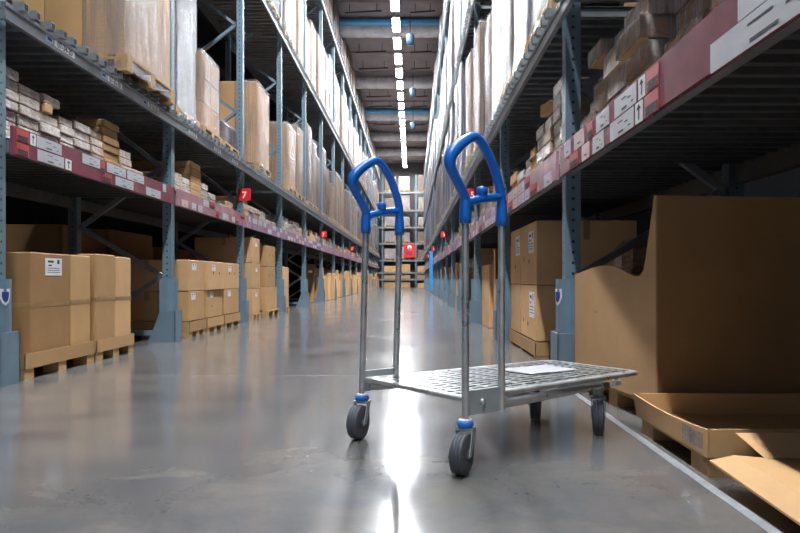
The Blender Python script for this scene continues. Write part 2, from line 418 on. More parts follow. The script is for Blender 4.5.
# ------------------------------------------------------------------ racks
PITCH=2.8; YP=3.85; PW=.10
LEV={'L':dict(s=-1,F=2.325,strip=(1.318,1.482),d1=1.41,beams=[(2.055,2.152),(4.83,4.94),(7.6,7.71)]),
     'R':dict(s=1,F=.86,strip=(1.17,1.335),d1=1.262,beams=[(2.015,2.115),(4.25,4.36),(7.0,7.12)])}
DEPTH=1.0
BARTOP={sd:[b[1]+.052 for b in LEV[sd]['beams']] for sd in 'LR'}
SIDE={'L':'left','R':'right'}
# shared location-tag meshes
def bay_proto(sd):
    g=LEV[sd]; s=g['s']; F=g['F']; ln=PITCH
    X=lambda d: s*(F+d)            # d = depth behind the post face
    def bx(mb,d0,d1,y0,y1,z0,z1,mi=0):
        a,b=sorted((X(d0),X(d1))); return mb.box(a,b,y0,y1,z0,z1,mi)
    root=thing('pallet_rack','x','rack')
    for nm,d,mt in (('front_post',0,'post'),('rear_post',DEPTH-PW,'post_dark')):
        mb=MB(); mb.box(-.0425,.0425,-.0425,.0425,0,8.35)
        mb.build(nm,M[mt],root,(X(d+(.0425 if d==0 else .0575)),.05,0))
    # zig-zag braces of the frame
    zs=[.1,.63,1.1,1.68,2.3,2.9,3.5,4.1,4.7,5.3,5.9,6.5,7.1,7.7,8.2]
    for i in range(len(zs)-1):
        da,db=(DEPTH-.1,.1) if i%2==0 else (.1,DEPTH-.1)
        mb=MB(); mb.bar((X(da),.05,zs[i]),(X(db),.05,zs[i+1]),.04,.045,up=(0,1,0)); mb.build('brace',M['beam'] if i<4 else M['blue2'],root)
    mb=MB(); bx(mb,.1,DEPTH-.1,.03,.07,.05,.10); mb.build('base_rail',M['blue2'],root)
    # foot guard: plate with sloping web and a rounded sleeve
    f0=-.06
    mb=MB(); bx(mb,f0,f0+.012,-.06,.13,0,.30)
    for y in (-.06,.118):
        mb.prism([(X(f0),y,0),(X(.20),y,0),(X(.08),y,.30),(X(f0),y,.30)],(0,.012,0))
    gd=mb.build('foot_guard',M['blue2'],root)
    mb=MB(); n=10; xs=[]
    cx=X(.04); P=[]
    prof=[]
    for i in range(n+1):
        a=PI*i/n; prof.append((cx-s*math.sin(a)*.085, .05-.085*math.cos(a)))
    prof=[(X(.10),.05-.085)]+prof+[(X(.10),.05+.085)]
    mb.add([(x,y,z) for z in (.295,.60) for x,y in prof],[(i,i+1,i+1+len(prof),i+len(prof)) for i in range(len(prof)-1)]+[tuple(range(len(prof),2*len(prof)))],0,False)
    slv=mb.build('guard_sleeve',M['blue'],gd)
    # price strip, level-one shelf
    a,b=g['strip']
    mb=MB(); bx(mb,-.035,-.015,.11,ln-.01,a,b); mb.build('price_strip',M['strip_mauve'],root)
    mb=MB(); bx(mb,-.012,.04,.105,ln-.005,a+.012,g['d1']-.012); mb.build('front_beam',M['beam'],root)
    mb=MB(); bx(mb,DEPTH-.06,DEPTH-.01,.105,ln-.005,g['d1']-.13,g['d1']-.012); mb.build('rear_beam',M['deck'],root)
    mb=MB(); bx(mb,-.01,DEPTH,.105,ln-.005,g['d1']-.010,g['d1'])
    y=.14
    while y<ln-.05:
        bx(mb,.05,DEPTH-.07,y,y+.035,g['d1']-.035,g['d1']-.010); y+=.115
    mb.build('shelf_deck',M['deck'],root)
    for li,(z0,z1) in enumerate(g['beams']):
        mb=MB(); bx(mb,-.015,.035,.0 if li else .0,ln-.005,z0,z1); bx(mb,-.02,-.015,.0,ln-.005,z0,z0+.022); bx(mb,-.02,-.015,.0,ln-.005,z1-.022,z1)
        mb.v=[(x,max(y,.105),z) if False else (x,y,z) for x,y,z in mb.v]
        # the beam runs in front of the posts' face
        mb2=MB(); bx(mb2,-.052,-.030,.0,ln-.004,z0,z1); bx(mb2,-.057,-.052,.0,ln-.004,z0,z0+.024); bx(mb2,-.057,-.052,.0,ln-.004,z1-.024,z1)
        mb2.build('front_beam',M['beam'],root)
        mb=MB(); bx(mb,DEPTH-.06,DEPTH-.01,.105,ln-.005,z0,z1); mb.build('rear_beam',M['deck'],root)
        mb=MB(); bx(mb,-.02,DEPTH-.005,.11,ln-.01,z1+.0503,z1+.0518); mb.build('shelf_deck',M['deckstop'],root)  # added sheet, keeps lamp light from leaking through the slats
        mb=MB(); y=.13; i=0
        while y<ln-.06:
            bx(mb,-.085,DEPTH,y,y+.048,z1+.001,z1+.05); bx(mb,-.0865,-.085,y+.008,y+.040,z1+.008,z1+.042,1)
            y+=(.13,.17,.15)[i%3]; i+=1
        mb.build('support_slats',[M['bars'],M['hole']],root)
    return root
NB=17
BAY={'L':{},'R':{}}
SKIP_TICKET=set()
for sd in 'LR':
    proto=bay_proto(sd)
    ks=list(range(0,16)) if sd=='L' else list(range(-1,16))
    for n,k in enumerate(ks):
        r=proto if n==0 else dup(proto)
        r.location=(0,YP+PITCH*k,0)
        BAY[sd][k]=r
        if n==0: kids(proto)
    for n,k in enumerate(ks):
        r=BAY[sd][k]
        r['label']=f'blue steel pallet racking, {od(n+1)} bay from the camera on the {SIDE[sd]} of the aisle'
        r['category']='rack'; r['group']=f'{SIDE[sd]} racking bays'
def bayno(sd,k): return od(k+1) if sd=='L' else od(k+2)

def child(r,base):
    return [c for c in r.children if c.name.split('.')[0]==base]
# price strips near the camera are redder, and carry tickets
def set_strip(sd,k,mt):
    st=child(BAY[sd][k],'price_strip')[0]; st.data=st.data.copy(); st.data.materials[0]=M[mt]; return st
def ticket(st,sd,k,y,z,w,h,style='white'):
    """price ticket on the strip; y from the bay's start, z absolute centre"""
    g=LEV[sd]; x=g['s']*(g['F']-.0355); mb=MB(); c=(x,y,z)
    mats={'white':M['ticket'],'red':M['redt'],'pink':M['pinkt'],'lav':M['lavt']}[style]
    plate(mb,c,sd,w,h,.002,0)
    if style=='white':
        plate(mb,c,sd,w*.22,h*.10,.0008,1,-w*.02,-h*.30,.002)
        plate(mb,c,sd,w*.2,h*.05,.0008,1,-w*.05,h*.22,.002); plate(mb,c,sd,w*.12,h*.05,.0008,1,w*.2,h*.05,.002)
        plate(mb,c,sd,w*.08,h*.06,.0008,1,w*.33,-h*.25,.002)
    elif style=='red':
        for i in range(3):
            for j in range(2): plate(mb,c,sd,w*.26,h*.2,.0008,1,(i-1)*w*.29,-h*.12-j*h*.24,.002)
    else:
        plate(mb,c,sd,w*.3,h*.08,.0008,1,0,-h*.2,.002)
    o=mb.build('price_ticket',[mats,M['ink']],st)
    return o
def arrow_ticket(st,sd,y,z,w,h):
    g=LEV[sd]; x=g['s']*(g['F']-.0355); c=(x,y,z); mb=MB(); plate(mb,c,sd,w,h,.002,0)
    plate(mb,c,sd,w*.12,h*.6,.0008,1,0,-h*.05,.002)
    A=frame_of(sd); P=[Vector(c)+A@Vector(q) for q in ((-w*.3,h*.15,.0028),(w*.3,h*.15,.0028),(0,h*.4,.0028))]
    mb.add(P,[(0,1,2)],1); mb.build('arrow_ticket',[M['white'],M['ink']],st)
# left first bay, as the photo shows it
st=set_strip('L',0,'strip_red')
hz=.072; zt,zb=1.441,1.361
ticket(st,'L',0,.20,zt,.13,.07,'red'); ticket(st,'L',0,.20,zb,.13,.07,'red')
arrow_ticket(st,'L',.31,zt,.06,.07); ticket(st,'L',0,.50,zt,.30,.07); ticket(st,'L',0,.52,zb,.32,.07)
arrow_ticket(st,'L',.74,zb,.08,.07)
ticket(st,'L',0,1.07,zt,.27,.07); ticket(st,'L',0,1.25,zt-.02,.07,.10,'red'); ticket(st,'L',0,1.32,zb,.16,.07,'red')
ticket(st,'L',0,1.49,zt,.34,.07); ticket(st,'L',0,1.86,zt,.34,.07); ticket(st,'L',0,1.64,zb,.34,.07)
ticket(st,'L',0,2.25,zb,.34,.07); ticket(st,'L',0,2.52,zt,.08,.07)
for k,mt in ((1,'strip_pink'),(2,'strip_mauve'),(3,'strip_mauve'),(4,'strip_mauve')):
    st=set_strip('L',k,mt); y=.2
    while y<2.6:
        w=R.choice((.14,.2,.26)); up=R.random()
        ticket(st,'L',k,y+w/2,zt if up<.5 else zb,w,.07,R.choice(('white','pink','red') if k==1 else ('lav','white','pink'))); y+=w+R.uniform(.03,.16)
# right
zt,zb=1.288,1.205
st=set_strip('R',-1,'strip_red')
# bay -1 spans Y 1.05..3.85 ; local y
def T(Ya,Yb,z,style,h=.076): ticket(st,'R',-1,(Ya+Yb)/2-1.05,z,abs(Yb-Ya),h,style)
T(1.30,1.74,zt,'white',.08); T(1.30,1.90,zb,'white',.08)
T(2.30,2.42,zt,'red'); T(2.30,2.44,zb,'red')
arrow_ticket(st,'R',2.47-1.05,zt,.07,.076); arrow_ticket(st,'R',2.50-1.05,zb,.08,.076)
T(2.53,2.80,zt,'white'); T(2.56,2.86,zb,'white'); T(2.88,3.08,zt,'white'); T(2.96,3.14,zb,'white')
T(3.14,3.24,zt,'red'); T(3.2,3.34,zb,'pink'); T(3.3,3.5,zt,'pink'); T(3.42,3.6,zb,'red'); T(3.58,3.72,zt,'lav')
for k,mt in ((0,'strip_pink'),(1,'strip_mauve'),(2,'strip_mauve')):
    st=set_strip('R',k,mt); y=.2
    while y<2.6:
        w=R.choice((.14,.2,.26))
        for z in (zt,zb):
            if R.random()<.7: ticket(st,'R',k,y+w/2,z,w-.01,.076,R.choice(('lav','pink','white','red','lav')))
        y+=w+.02
# location tags on the left level-two beam
def loc_tag(sd,k,y,s_):
    g=LEV[sd]; z=(g['beams'][0][0]+g['beams'][0][1])/2; x=g['s']*(g['F']-.0525)
    bm=[c for c in child(BAY[sd][k],'front_beam') ][1]
    mb=MB(); plate(mb,(x,y,z),sd,.26,.058,.0015,0); put_text(mb,s_,.058,(x,y,z),sd,1,.0021,.92)
    mb.build('location_tag',[M['white'],M['ink']],bm)
    mb=MB(); plate(mb,(x,y-.19,z),sd,.09,.05,.0015,0); plate(mb,(x,y-.19,z),sd,.05,.02,.0006,1,0,0,.0015)
    mb.build('small_tag',[M['tagblue'],M['ink']],bm)
for (y,s_) in ((.66,'07-34-20'),(1.42,'07-35-20'),(2.2,'07-36-20')): loc_tag('L',0,y,s_)
for (y,s_) in ((.5,'07-37-20'),(1.4,'07-38-20'),(2.2,'07-39-20')): loc_tag('L',1,y,s_)
# shield emblem on two foot guards
def emblem(sd,k):
    gd=child(BAY[sd][k],'foot_guard')[0]; slv=[c for c in gd.children][0]
    g=LEV[sd]; s=g['s']; A=frame_of(sd); ang=-.5 if sd=='L' else .5
    out=[(-.03,.045),(.03,.045),(.032,.0),(.018,-.035),(0,-.05),(-.018,-.035),(-.032,.0)]
    cx=s*(g['F']+.04); mb=MB()
    for sc,lift,mi in ((1,.004,0),(.62,.006,1)):
        P=[]
        for u,v in out:
            a=(u*sc)/.085; yy=.05+(.085+lift)*math.sin(a-.35); xx=cx-s*(.085+lift)*math.cos(a-.35)
            P.append((xx,yy,.50+v*sc))
        mb.add(P+[tuple(Vector(p)+Vector((s*.003,0,0))) for p in P],[tuple(range(7)),tuple(range(13,6,-1))]+[(i,i+7,(i+1)%7+7,(i+1)%7) for i in range(7)],mi)
    mb.build('shield_emblem',[M['white'],M['emblem']],gd)
emblem('L',0); emblem('R',0)

# ------------------------------------------------------------------ number signs
def num_sign(sd,k,ch,label):
    g=LEV[sd]; y=YP+PITCH*k-.012; xc=g['s']*(g['F']-.03)
    t=thing('number_sign',label,'sign',(xc,y,1.755),0,'red number signs')
    mb=MB(); mb.cbox(-.09,.09,-.012,.0,-.08,.08,.004); mb.build('sign_plate',M['sign'],t)
    mb=MB(); put_text(mb,ch,.13,(.0,-.0125,-.01),'C',0,.0008); mb.build('numeral',M['white'],t)
for i,k in enumerate((2,5,8,11)): num_sign('L',k,'7',f'small red sign numbered 7, {od(i+1)} one along the left racking')
for i,k in enumerate((2,5,8,11)): num_sign('R',k,'5',f'small red sign numbered 5, {od(i+1)} one along the right racking')
mb=MB(); mb.cbox(.66,.79,26.10,26.13,.15,1.66,.008); tag(mb.build('blue_banner',M['banner']),'tall narrow blue banner hanging under a red sign far along the right racking','banner')

# ------------------------------------------------------------------ pallets and cartons on the floor level
def pallet_mesh(sx,sy,h=.13,tray=.06):
    mb=MB(); bw=.1
    for x in (-sx/2,-.05,sx/2-bw):
        for y in (-sy/2,-.05,sy/2-bw): mb.box(x,x+bw,y,y+bw,0.0,h-.045)
    n=max(4,int(sx/.14))
    for i in range(n):
        a=-sx/2+i*(sx-.09)/(n-1); mb.box(a,a+.09,-sy/2,sy/2,h-.022,h)
    for y in (-sy/2,-.05,sy/2-bw): mb.box(-sx/2,sx/2,y,y+bw,h-.045,h-.022)
    return mb
PM={}
def pallet(label,x0,x1,y0,y1,z=0,h=.13,tray=None,cat='pallet',group=None):
    sx,sy=x1-x0,y1-y0; t=thing('wooden_pallet',label,cat,((x0+x1)/2,(y0+y1)/2,z),0,group)
    key=(round(sx,2),round(sy,2),h)
    if key not in PM: PM[key]=pallet_mesh(sx-.012,sy-.012,h).mesh('boards',M['wood'])
    link('boards',PM[key],t)
    if tray:
        mb=MB(); a,b,c,d=-sx/2,sx/2,-sy/2,sy/2; e=.008; z0,z1=h-.055,h+tray
        mb.box(a,a+e-.003,c,d,z0,z1); mb.box(b-e+.003,b,c,d,z0,z1); mb.box(a,b,c,c+e-.003,z0,z1); mb.box(a,b,d-e+.003,d,z0,z1)
        mb.build('cardboard_collar',M['card'],t)
    return t
def carton(label,x0,x1,y0,y1,z0,z1,side='L',mt='card',tape=True,flaps=False,stickers=(),holes=(),seam=True,group=None,c=.006,name='carton',band=False):
    t=thing(name,label,'carton',((x0+x1)/2,(y0+y1)/2,z0),R.uniform(-.004,.004),group)
    a,b,d=(x1-x0)/2-.002,(y1-y0)/2-.002,z1-z0-.002
    mb=MB(); mb.cbox(-a,a,-b,b,0,d,c); mb.build('box',M[mt],t)
    fx=a if side=='L' else -a
    fc=(fx,0,d/2)
    if tape:
        mb=MB(); plate(mb,(0,-b,d),'C',min(.05,a),min(.16,d*.3),.0008,0,a*.0,-min(.08,d*.15)); mb.build('tape',M['tape'],t)
    if band:
        mb=MB(); plate(mb,fc,side,2*b,.03,.001,0,0,0); plate(mb,(0,-b,d/2),'C',2*a,.03,.001,0,0,0); mb.build('packing_tape',M['tape'],t)
    for (u,v,w,h,kind) in stickers:
        mb=MB(); plate(mb,fc,side,w,h,.0014,0,u,v)
        plate(mb,fc,side,w*.35,h*.12,.0006,1,u-w*.18,v+h*.3,.0012); plate(mb,fc,side,w*.14,h*.24,.0006,1,u+w*.28,v+h*.3,.0012)
        plate(mb,fc,side,w*.2,h*.08,.0006,1,u-w*.22,v+h*.08,.0012)
        if kind=='big':
            for q in range(3): plate(mb,fc,side,w*.75,h*.03,.0006,1,u,v-h*.08-q*h*.12,.0012)
        mb.build('sticker',[M['white'],M['ink']],t)
    if holes:
        mb=MB(); A=frame_of(side)
        for (u,v,r) in holes:
            pts=[Vector(fc)+A@Vector((u+r*math.cos(i*PI/6),v+r*math.sin(i*PI/6),.0006)) for i in range(12)]
            mb.add(pts,[tuple(range(12))],0)
        mb.build('hand_hole',M['hole'],t)
    return t
FX=-2.285
# left, first bay: two pallets of taped cartons, then a two-high stack in shade
pallet('low wooden pallet under the two taped cartons beside the first left post',FX-1.0,FX+.005,4.06,4.955,0,.12,.035)
carton('tall brown taped carton with white label beside the first left post',FX-.96,FX-.01,4.15,4.625,.122,.765,'L','card3',stickers=((.03,.235,.20,.11,'big'),),band=True)
carton('narrow tall brown carton wedged behind the labelled tall carton',FX-.96,FX-.01,4.635,4.925,.122,.765,'L','card',band=True)
pallet('low wooden pallet under the plain pair of cartons, second from the first left post',FX-1.0,FX+.005,4.99,5.66,0,.12,.035)
carton('tall plain brown carton, third from the first left post',FX-.96,FX-.01,5.01,5.33,.122,.785,'L','card',band=True)
carton('narrow plain brown carton, last of the four taped ones on the left',FX-.96,FX-.01,5.335,5.63,.122,.775,'L','card2',band=True)
# left, second bay
for i,(a,b) in enumerate(((7.08,7.61),(7.68,8.32),(8.40,9.12))):
    nm=('first','second','third')[i]
    pallet(f'pallet under the {nm} two-high carton stack after the second left post',FX-.9,FX+.01,a-.02,b+.02,0,.11,.05)
    hl=((-.12,.03,.018),(.12,.03,.018)) if i else ()
    hl2=((-.12,-.03,.014),) if i==1 else ()
    carton(f'lower carton of the {nm} two-high stack after the second left post',FX-.88,FX-.005,a,b,.163,.475,'L','card',stickers=((-.12,.10,.14,.07,'s'),),holes=hl2)
    carton(f'upper carton of the {nm} two-high stack after the second left post',FX-.88,FX-.005+(.02 if i==1 else 0),a-.01,b+.02,.477,.80,'L','card2',stickers=((-.10,.09,.15,.07,'s'),),holes=hl)
# left, third bay: three-high stacks
pallet('pallet under the three-high carton stack right after the third left post',FX-.9,FX,9.9,10.44,0,.1)
for j,(z0,z1) in enumerate(((.102,.46),(.462,.83),(.832,1.20))):
    carton(f'{("bottom","middle","top")[j]} carton of the three-high stack right after the third left post',FX-.85,FX-.01,9.92,10.39+.04*(j==1),z0,z1,'L','card2',stickers=((0,.09,.12,.06,'s'),))
pallet('pallet under the second three-high carton stack of the third left bay',FX-.9,FX+.02,10.85,11.8,0,.1)
for j,(z0,z1) in enumerate(((.102,.47),(.472,.80),(.802,1.13))):
    carton(f'{("bottom","middle","top")[j]} carton of the second three-high stack in the third left bay',FX-.85,FX-.01,10.9,11.72-.15*(j>0),z0,z1,'L','card' if j else 'card2',holes=((-.13,.02,.02),(.13,.02,.02)) if j else ())
pallet('pallet under the two cartons right after the fourth left post',FX-.9,FX-.02,12.42,13.0,0,.1)
carton('lower carton of the two right after the fourth left post',FX-.85,FX-.03,12.45,12.95,.102,.47,'L','card2')
carton('upper carton of the two right after the fourth left post',FX-.85,FX-.03,12.45,12.95,.472,.82,'L','card2')
# dim cartons standing behind in the second row of the left racking
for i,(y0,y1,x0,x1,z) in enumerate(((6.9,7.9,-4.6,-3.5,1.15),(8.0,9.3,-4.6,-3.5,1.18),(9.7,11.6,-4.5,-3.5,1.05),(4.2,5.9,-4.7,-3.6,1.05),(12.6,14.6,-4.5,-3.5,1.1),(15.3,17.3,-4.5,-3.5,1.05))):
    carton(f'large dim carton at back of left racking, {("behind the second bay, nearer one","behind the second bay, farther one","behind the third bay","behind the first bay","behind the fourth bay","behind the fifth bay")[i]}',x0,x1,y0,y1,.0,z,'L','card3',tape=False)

def lean_pack(label,sd,x,y,w,h,t,ang,z=0,mt='card2',depth=None):
    """flat pack standing on its long edge, leaning along the aisle"""
    s=LEV[sd]['s']; d=depth or .5
    o=thing('leaning_flat_pack',label,'flat pack',(x,y,z),0,f'leaning packs of the {SIDE[sd]} racking')
    mb=MB(); mb.cbox(-d/2,d/2,-t/2,t/2,0,h,.004); mb.xf(Matrix.Translation((0,t*.5*abs(math.sin(ang))+0,t/2*abs(math.sin(ang))))@Matrix.Rotation(ang,4,'X')); mb.build('box',M[mt],o)
    mb=MB(); plate(mb,(0,-t/2,h*.8),'C',.10,.06,.0008); mb.xf(Matrix.Translation((0,t*.5*abs(math.sin(ang)),t/2*abs(math.sin(ang))))@Matrix.Rotation(ang,4,'X')); mb.build('sticker',M['white'],o)
    return o
for k in range(4,10):
    y=YP+PITCH*k+.22; q=0
    n=1 if k==4 else 9
    if k==4: y+=2.1
    while q<n:
        q+=1
        h=R.choice((.55,.7,.78,.9)) if k>4 else 1.0
        lean_pack(f'tan flat pack leaning upright, {od(q)} in the {bayno("L",k)} bay on the left','L',FX-.27+R.uniform(-.04,.04),y,.4,h,.05 if k>4 else .035,-.2+R.uniform(-.03,.0),0,R.choice(('card2','card2','card')) if k>4 else 'card3',.22 if k==4 else None).rotation_euler[2]=R.uniform(-.07,.07)
        y+=.27
for k in range(10,16):
    for q in range(3):
        y=YP+PITCH*k+.2+q*.85
        carton(f'small far carton at floor level, {od(q+1)} in the {bayno("L",k)} bay on the left',FX-.75,FX-.02,y,y+.7,0,R.uniform(.6,1.05),'L',R.choice(('card','card2')),tape=False,group='far floor-level cartons on the left')

# right floor level
GX=.93
pallet('wooden pallet under the four upright cartons past the near right post',GX-.005,GX+.80,5.17,6.56,0,.075,.05)
hl=((-.20,.08,.022),(.05,.06,.02))
for i,(a,b) in enumerate(((5.2,5.93),(5.96,6.53))):
    nm=('nearer','farther')[i]
    carton(f'lower {nm} upright carton on the pallet past the near right post',GX+.005,GX+.77,a,b,.127,.555,'R','card2' if i==0 else 'card2',stickers=((.18,.06,.22,.2,'big'),) if i==0 else (),holes=((.0,-.1,.022),(-.22,-.08,.018)) if i==0 else ())
    carton(f'upper {nm} upright carton on the pallet past the near right post',GX+.005,GX+.77,a,b,.558,1.045,'R','card2',stickers=((.15,.09,.24,.17,'big'),),holes=((.05,-.06,.022),(-.20,-.04,.018)) if i==0 else ((0,-.09,.02),))
mb=MB(); 
def open_bin(label,x0,x1,y0,y1,z0,zl,zh,mt='card2',name='display_bin'):
    """tall open cardboard bin with a low cut in its aisle side"""
    t=thing(name,label,'cardboard bin',(x0,y0,z0)); L=y1-y0; W=x1-x0; e=.008
    pr=[(0,0,0),(0,L,0),(0,L,zh),(0,L*.86,zh),(0,L*.80,zl+.04),(0,L*.7,zl),(0,L*.3,zl),(0,L*.2,zl+.04),(0,L*.14,zh),(0,0,zh)]
    mb=MB(); mb.prism(pr,(e,0,0)); mb.build('aisle_panel',M[mt],t)
    for y in (0,L-e):
        mb=MB(); mb.box(e+.0005,W,y,y+e,0,zh); mb.build('end_panel',M[mt],t)
    mb=MB(); mb.box(W-e,W,e+.001,L-e-.001,0,zh); mb.build('back_panel',M[mt],t)
    mb=MB(); mb.box(e+.001,W-e-.001,e+.001,L-e-.001,0,e); mb.build('bottom_panel',M[mt],t)
    return t
pallet('pallet with collar under the cut-out cardboard bin, third right bay',GX-.01,GX+.8,6.98,7.86,0,.1,.05)
open_bin('tall cardboard bin with cut-out side, in the third bay on the right',GX,GX+.78,7.0,7.84,.105,.22,.83)
carton('upright pale carton just before the third right post','' or GX,GX+.7,8.35,9.15,0,.78,'R','card2')
for i in range(5):
    lean_pack(f'long tan board leaning upright, {od(i+1)} after the third right post','R',GX+.28,9.85+i*.22,.4,1.05-.03*i,.05,-.16,0,'card2')
for i in range(4):
    o=carton(f'pale carton at floor level, {od(i+1)} of four in the fifth right bay',GX,GX+.7,12.45+i*.62,13.0+i*.62,0,(.75,.9,.6,.95)[i],'R','card2')
o=MB()
for i in range(4): pass
t=thing('plastic_sack','white plastic sack on the first carton of the fifth right bay','sack',(GX+.3,12.72,.752))
def blob(mb,rx,ry,rz,n=14,m=9,seed=0,amp=.12):
    V=[];F=[]
    for i in range(m+1):
        a=-PI/2+PI*i/m
        for j in range(n):
            b=2*PI*j/n; p=Vector((math.cos(a)*math.cos(b),math.cos(a)*math.sin(b),math.sin(a)))
            k=1+amp*noise.noise(p*2.2+Vector((seed*3.1,0,0)))
            V.append((p.x*rx*k,p.y*ry*k,max(0,(p.z*k+.9)*rz)))
    for i in range(m):
        for j in range(n): F.append((i*n+j,i*n+(j+1)%n,(i+1)*n+(j+1)%n,(i+1)*n+j))
    mb.add(V,F,0,True); return mb
mb=blob(MB(),.26,.2,.13,seed=2); mb.build('sack_body',M['bagwhite'],t)
mb=MB(); mb.sweep([(0,0,.22),(.02,.0,.27),(.05,.02,.31)],[.03,.018,.035],8); mb.build('sack_neck',M['bagwhite'],t)
for k in range(4,16):
    for q in range(3):
        y=YP+PITCH*k+.2+q*.85
        carton(f'far carton at floor level, {od(q+1)} in the {bayno("R",k)} bay on the right',GX+.02,GX+.7,y,y+.72,0,R.uniform(.6,1.0),'R',R.choice(('card','card2')),tape=False,group='far floor-level cartons on the right')
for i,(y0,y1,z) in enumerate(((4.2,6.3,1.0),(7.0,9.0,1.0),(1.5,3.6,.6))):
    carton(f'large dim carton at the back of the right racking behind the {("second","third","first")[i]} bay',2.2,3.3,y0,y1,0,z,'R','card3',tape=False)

# the big cut-out bin and trays in the nearest right bay
def cut_bin():
    t=thing('cardboard_bin','tall open cardboard bin with a swooping low side, right of the trolley','cardboard bin',(.99,2.80,.09))
    p=Vector((-.105,.95,0)).normalized(); q=Vector((p.y,-p.x,0)); L=.95; W=.86; e=.008; H=.85
    prof=[(0,0),(L,0),(L,.538),(.905,.54),(.82,.552),(.70,.567),(.58,.575),(.46,.572),(.36,.558),(.27,.535),(.20,.522),(.15,.524),(.115,.545),(.09,.60),(.05,.73),(.012,H),(0,H)]
    mb=MB(); mb.prism([p*a+Vector((0,0,z)) for a,z in prof],q*e); mb.build('cut_out_side',M['card2'],t)
    mb=MB(); mb.prism([q*(e+.0005),q*W,q*W+Vector((0,0,H)),q*(e+.0005)+Vector((0,0,H))],p*e); mb.build('end_panel',M['card3'],t)  # darker board colour carries the shade on this camera-facing end
    mb=MB(); mb.prism([q*(e+.0005)+p*(L-e),q*W+p*(L-e),q*W+p*(L-e)+Vector((0,0,.54)),q*(e+.0005)+p*(L-e)+Vector((0,0,.54))],p*e); mb.build('end_panel',M['card'],t)
    a=q*(W-e)+p*(e+.001); b=q*(W-e)+p*(L-e-.001)
    mb=MB(); mb.prism([a,b,b+Vector((0,0,.56)),a+Vector((0,0,H))],q*e); mb.build('back_panel',M['card'],t)
    mb=MB(); a=q*(e+.001)+p*(e+.001)
    mb.prism([a,a+p*(L-2*e-.002),a+p*(L-2*e-.002)+q*(W-2*e-.003),a+q*(W-2*e-.003)],(0,0,e)); mb.build('bottom_panel',M['card'],t)
    mb=MB(); c=p*.64+Vector((0,0,.34))-q*.0008
    for u,w in ((-.012,.012),(.006,.010),(.02,.006)): mb.prism([c+p*u,c+p*(u+w),c+p*(u+w)+Vector((0,0,.012)),c+p*u+Vector((0,0,.012))],q*.0006)
    mb.build('printed_mark',M['tape'],t)
    pt=thing('wooden_pallet','low pallet carrying the tall swooping-sided bin','pallet',(.99,2.80,0))
    mb=MB()
    for u in (.05,.43,.80):
        for w in (.02,.38,.74):
            a=p*u+q*w; mb.prism([a,a+p*.1,a+p*.1+q*.1,a+q*.1],(0,0,.065))
    for w in (.02,.2,.38,.56,.74):
        a=p*.03+q*w+Vector((0,0,.065)); mb.prism([a,a+p*.9,a+p*.9+q*.09,a+q*.09],(0,0,.022))
    mb.build('boards',M['wood'],pt)
cut_bin()
def tray(label,x0,x1,y0,y1,z0,z1,blocks):
    t=thing('cardboard_tray',label,'tray',(x0,y0,z0)); W=x1-x0; L=y1-y0; H=z1-z0; e=.006; k=.02
    def wall(nm,a,b,oa,ob,mt='card',bend=0):
        a=Vector(a); b=Vector(b); n=12; V=[]
        for i in range(n+1):
            f=i/n; lo=a.lerp(b,f); up=lo+Vector((oa[0]*(1-f)+ob[0]*f,oa[1]*(1-f)+ob[1]*f,H+bend*math.sin(PI*f)))
            V.append((lo,up))
        d=(b-a).normalized(); nn=Vector((-d.y,d.x,0))*e; P=[]; F=[]
        for lo,up in V: P+= [lo,up,lo+nn,up+nn]
        for i in range(n):
            A=4*i; B=A+4
            F+=[(A,B,B+1,A+1),(A+2,A+3,B+3,B+2),(A+1,B+1,B+3,A+3),(A,A+2,B+2,B)]
        F+=[(0,1,3,2),(4*n,4*n+2,4*n+3,4*n+1)]
        mb=MB(); mb.add(P,F); mb.build(nm,M[mt],t)
    wall('aisle_wall',(0,L,0),(0,0,0),(-.012,.0),(.0,.0),'card2',-.012)
    wall('near_wall',(.008,0,0),(W,0,0),(0,0),(0,0),'card')
    wall('back_wall',(W,.008,0),(W,L,0),(0,0),(0,0),'card3')
    wall('far_wall',(W-.008,L,0),(.008,L,0),(0,0),(0,.01),'card')
    mb=MB(); mb.box(.008,W-.01,.008,L-.01,0,.005); mb.build('tray_floor',M['card'],t)
    # strips of clear tape at the corners
    mb=MB(); plate(mb,(-.0028,.10,H*.5),'R',.16,.05,.0008,0); mb.build('clear_tape',M['film'],t)
    return t
pt=thing('wooden_pallet','low pallet blocks under the shallow cardboard tray','pallet',(0,0,0))
mb=MB()
for x in (.895,1.3,1.72):
    for y in (2.09,2.56): mb.box(x,x+.1 if x<1.7 else x+.08,y,y+.12,0,.05)
mb.box(.895,1.8,2.09,2.21,.05,.062); mb.box(.895,1.8,2.56,2.68,.05,.062); mb.box(.895,.99,2.21,2.56,.05,.062); mb.box(1.7,1.8,2.21,2.56,.05,.062); mb.build('boards',M['wood'],pt)
tray('shallow open cardboard tray on the floor pallet beside the right rack','' or .885,1.80,2.07,2.72,.0635,.148,None)
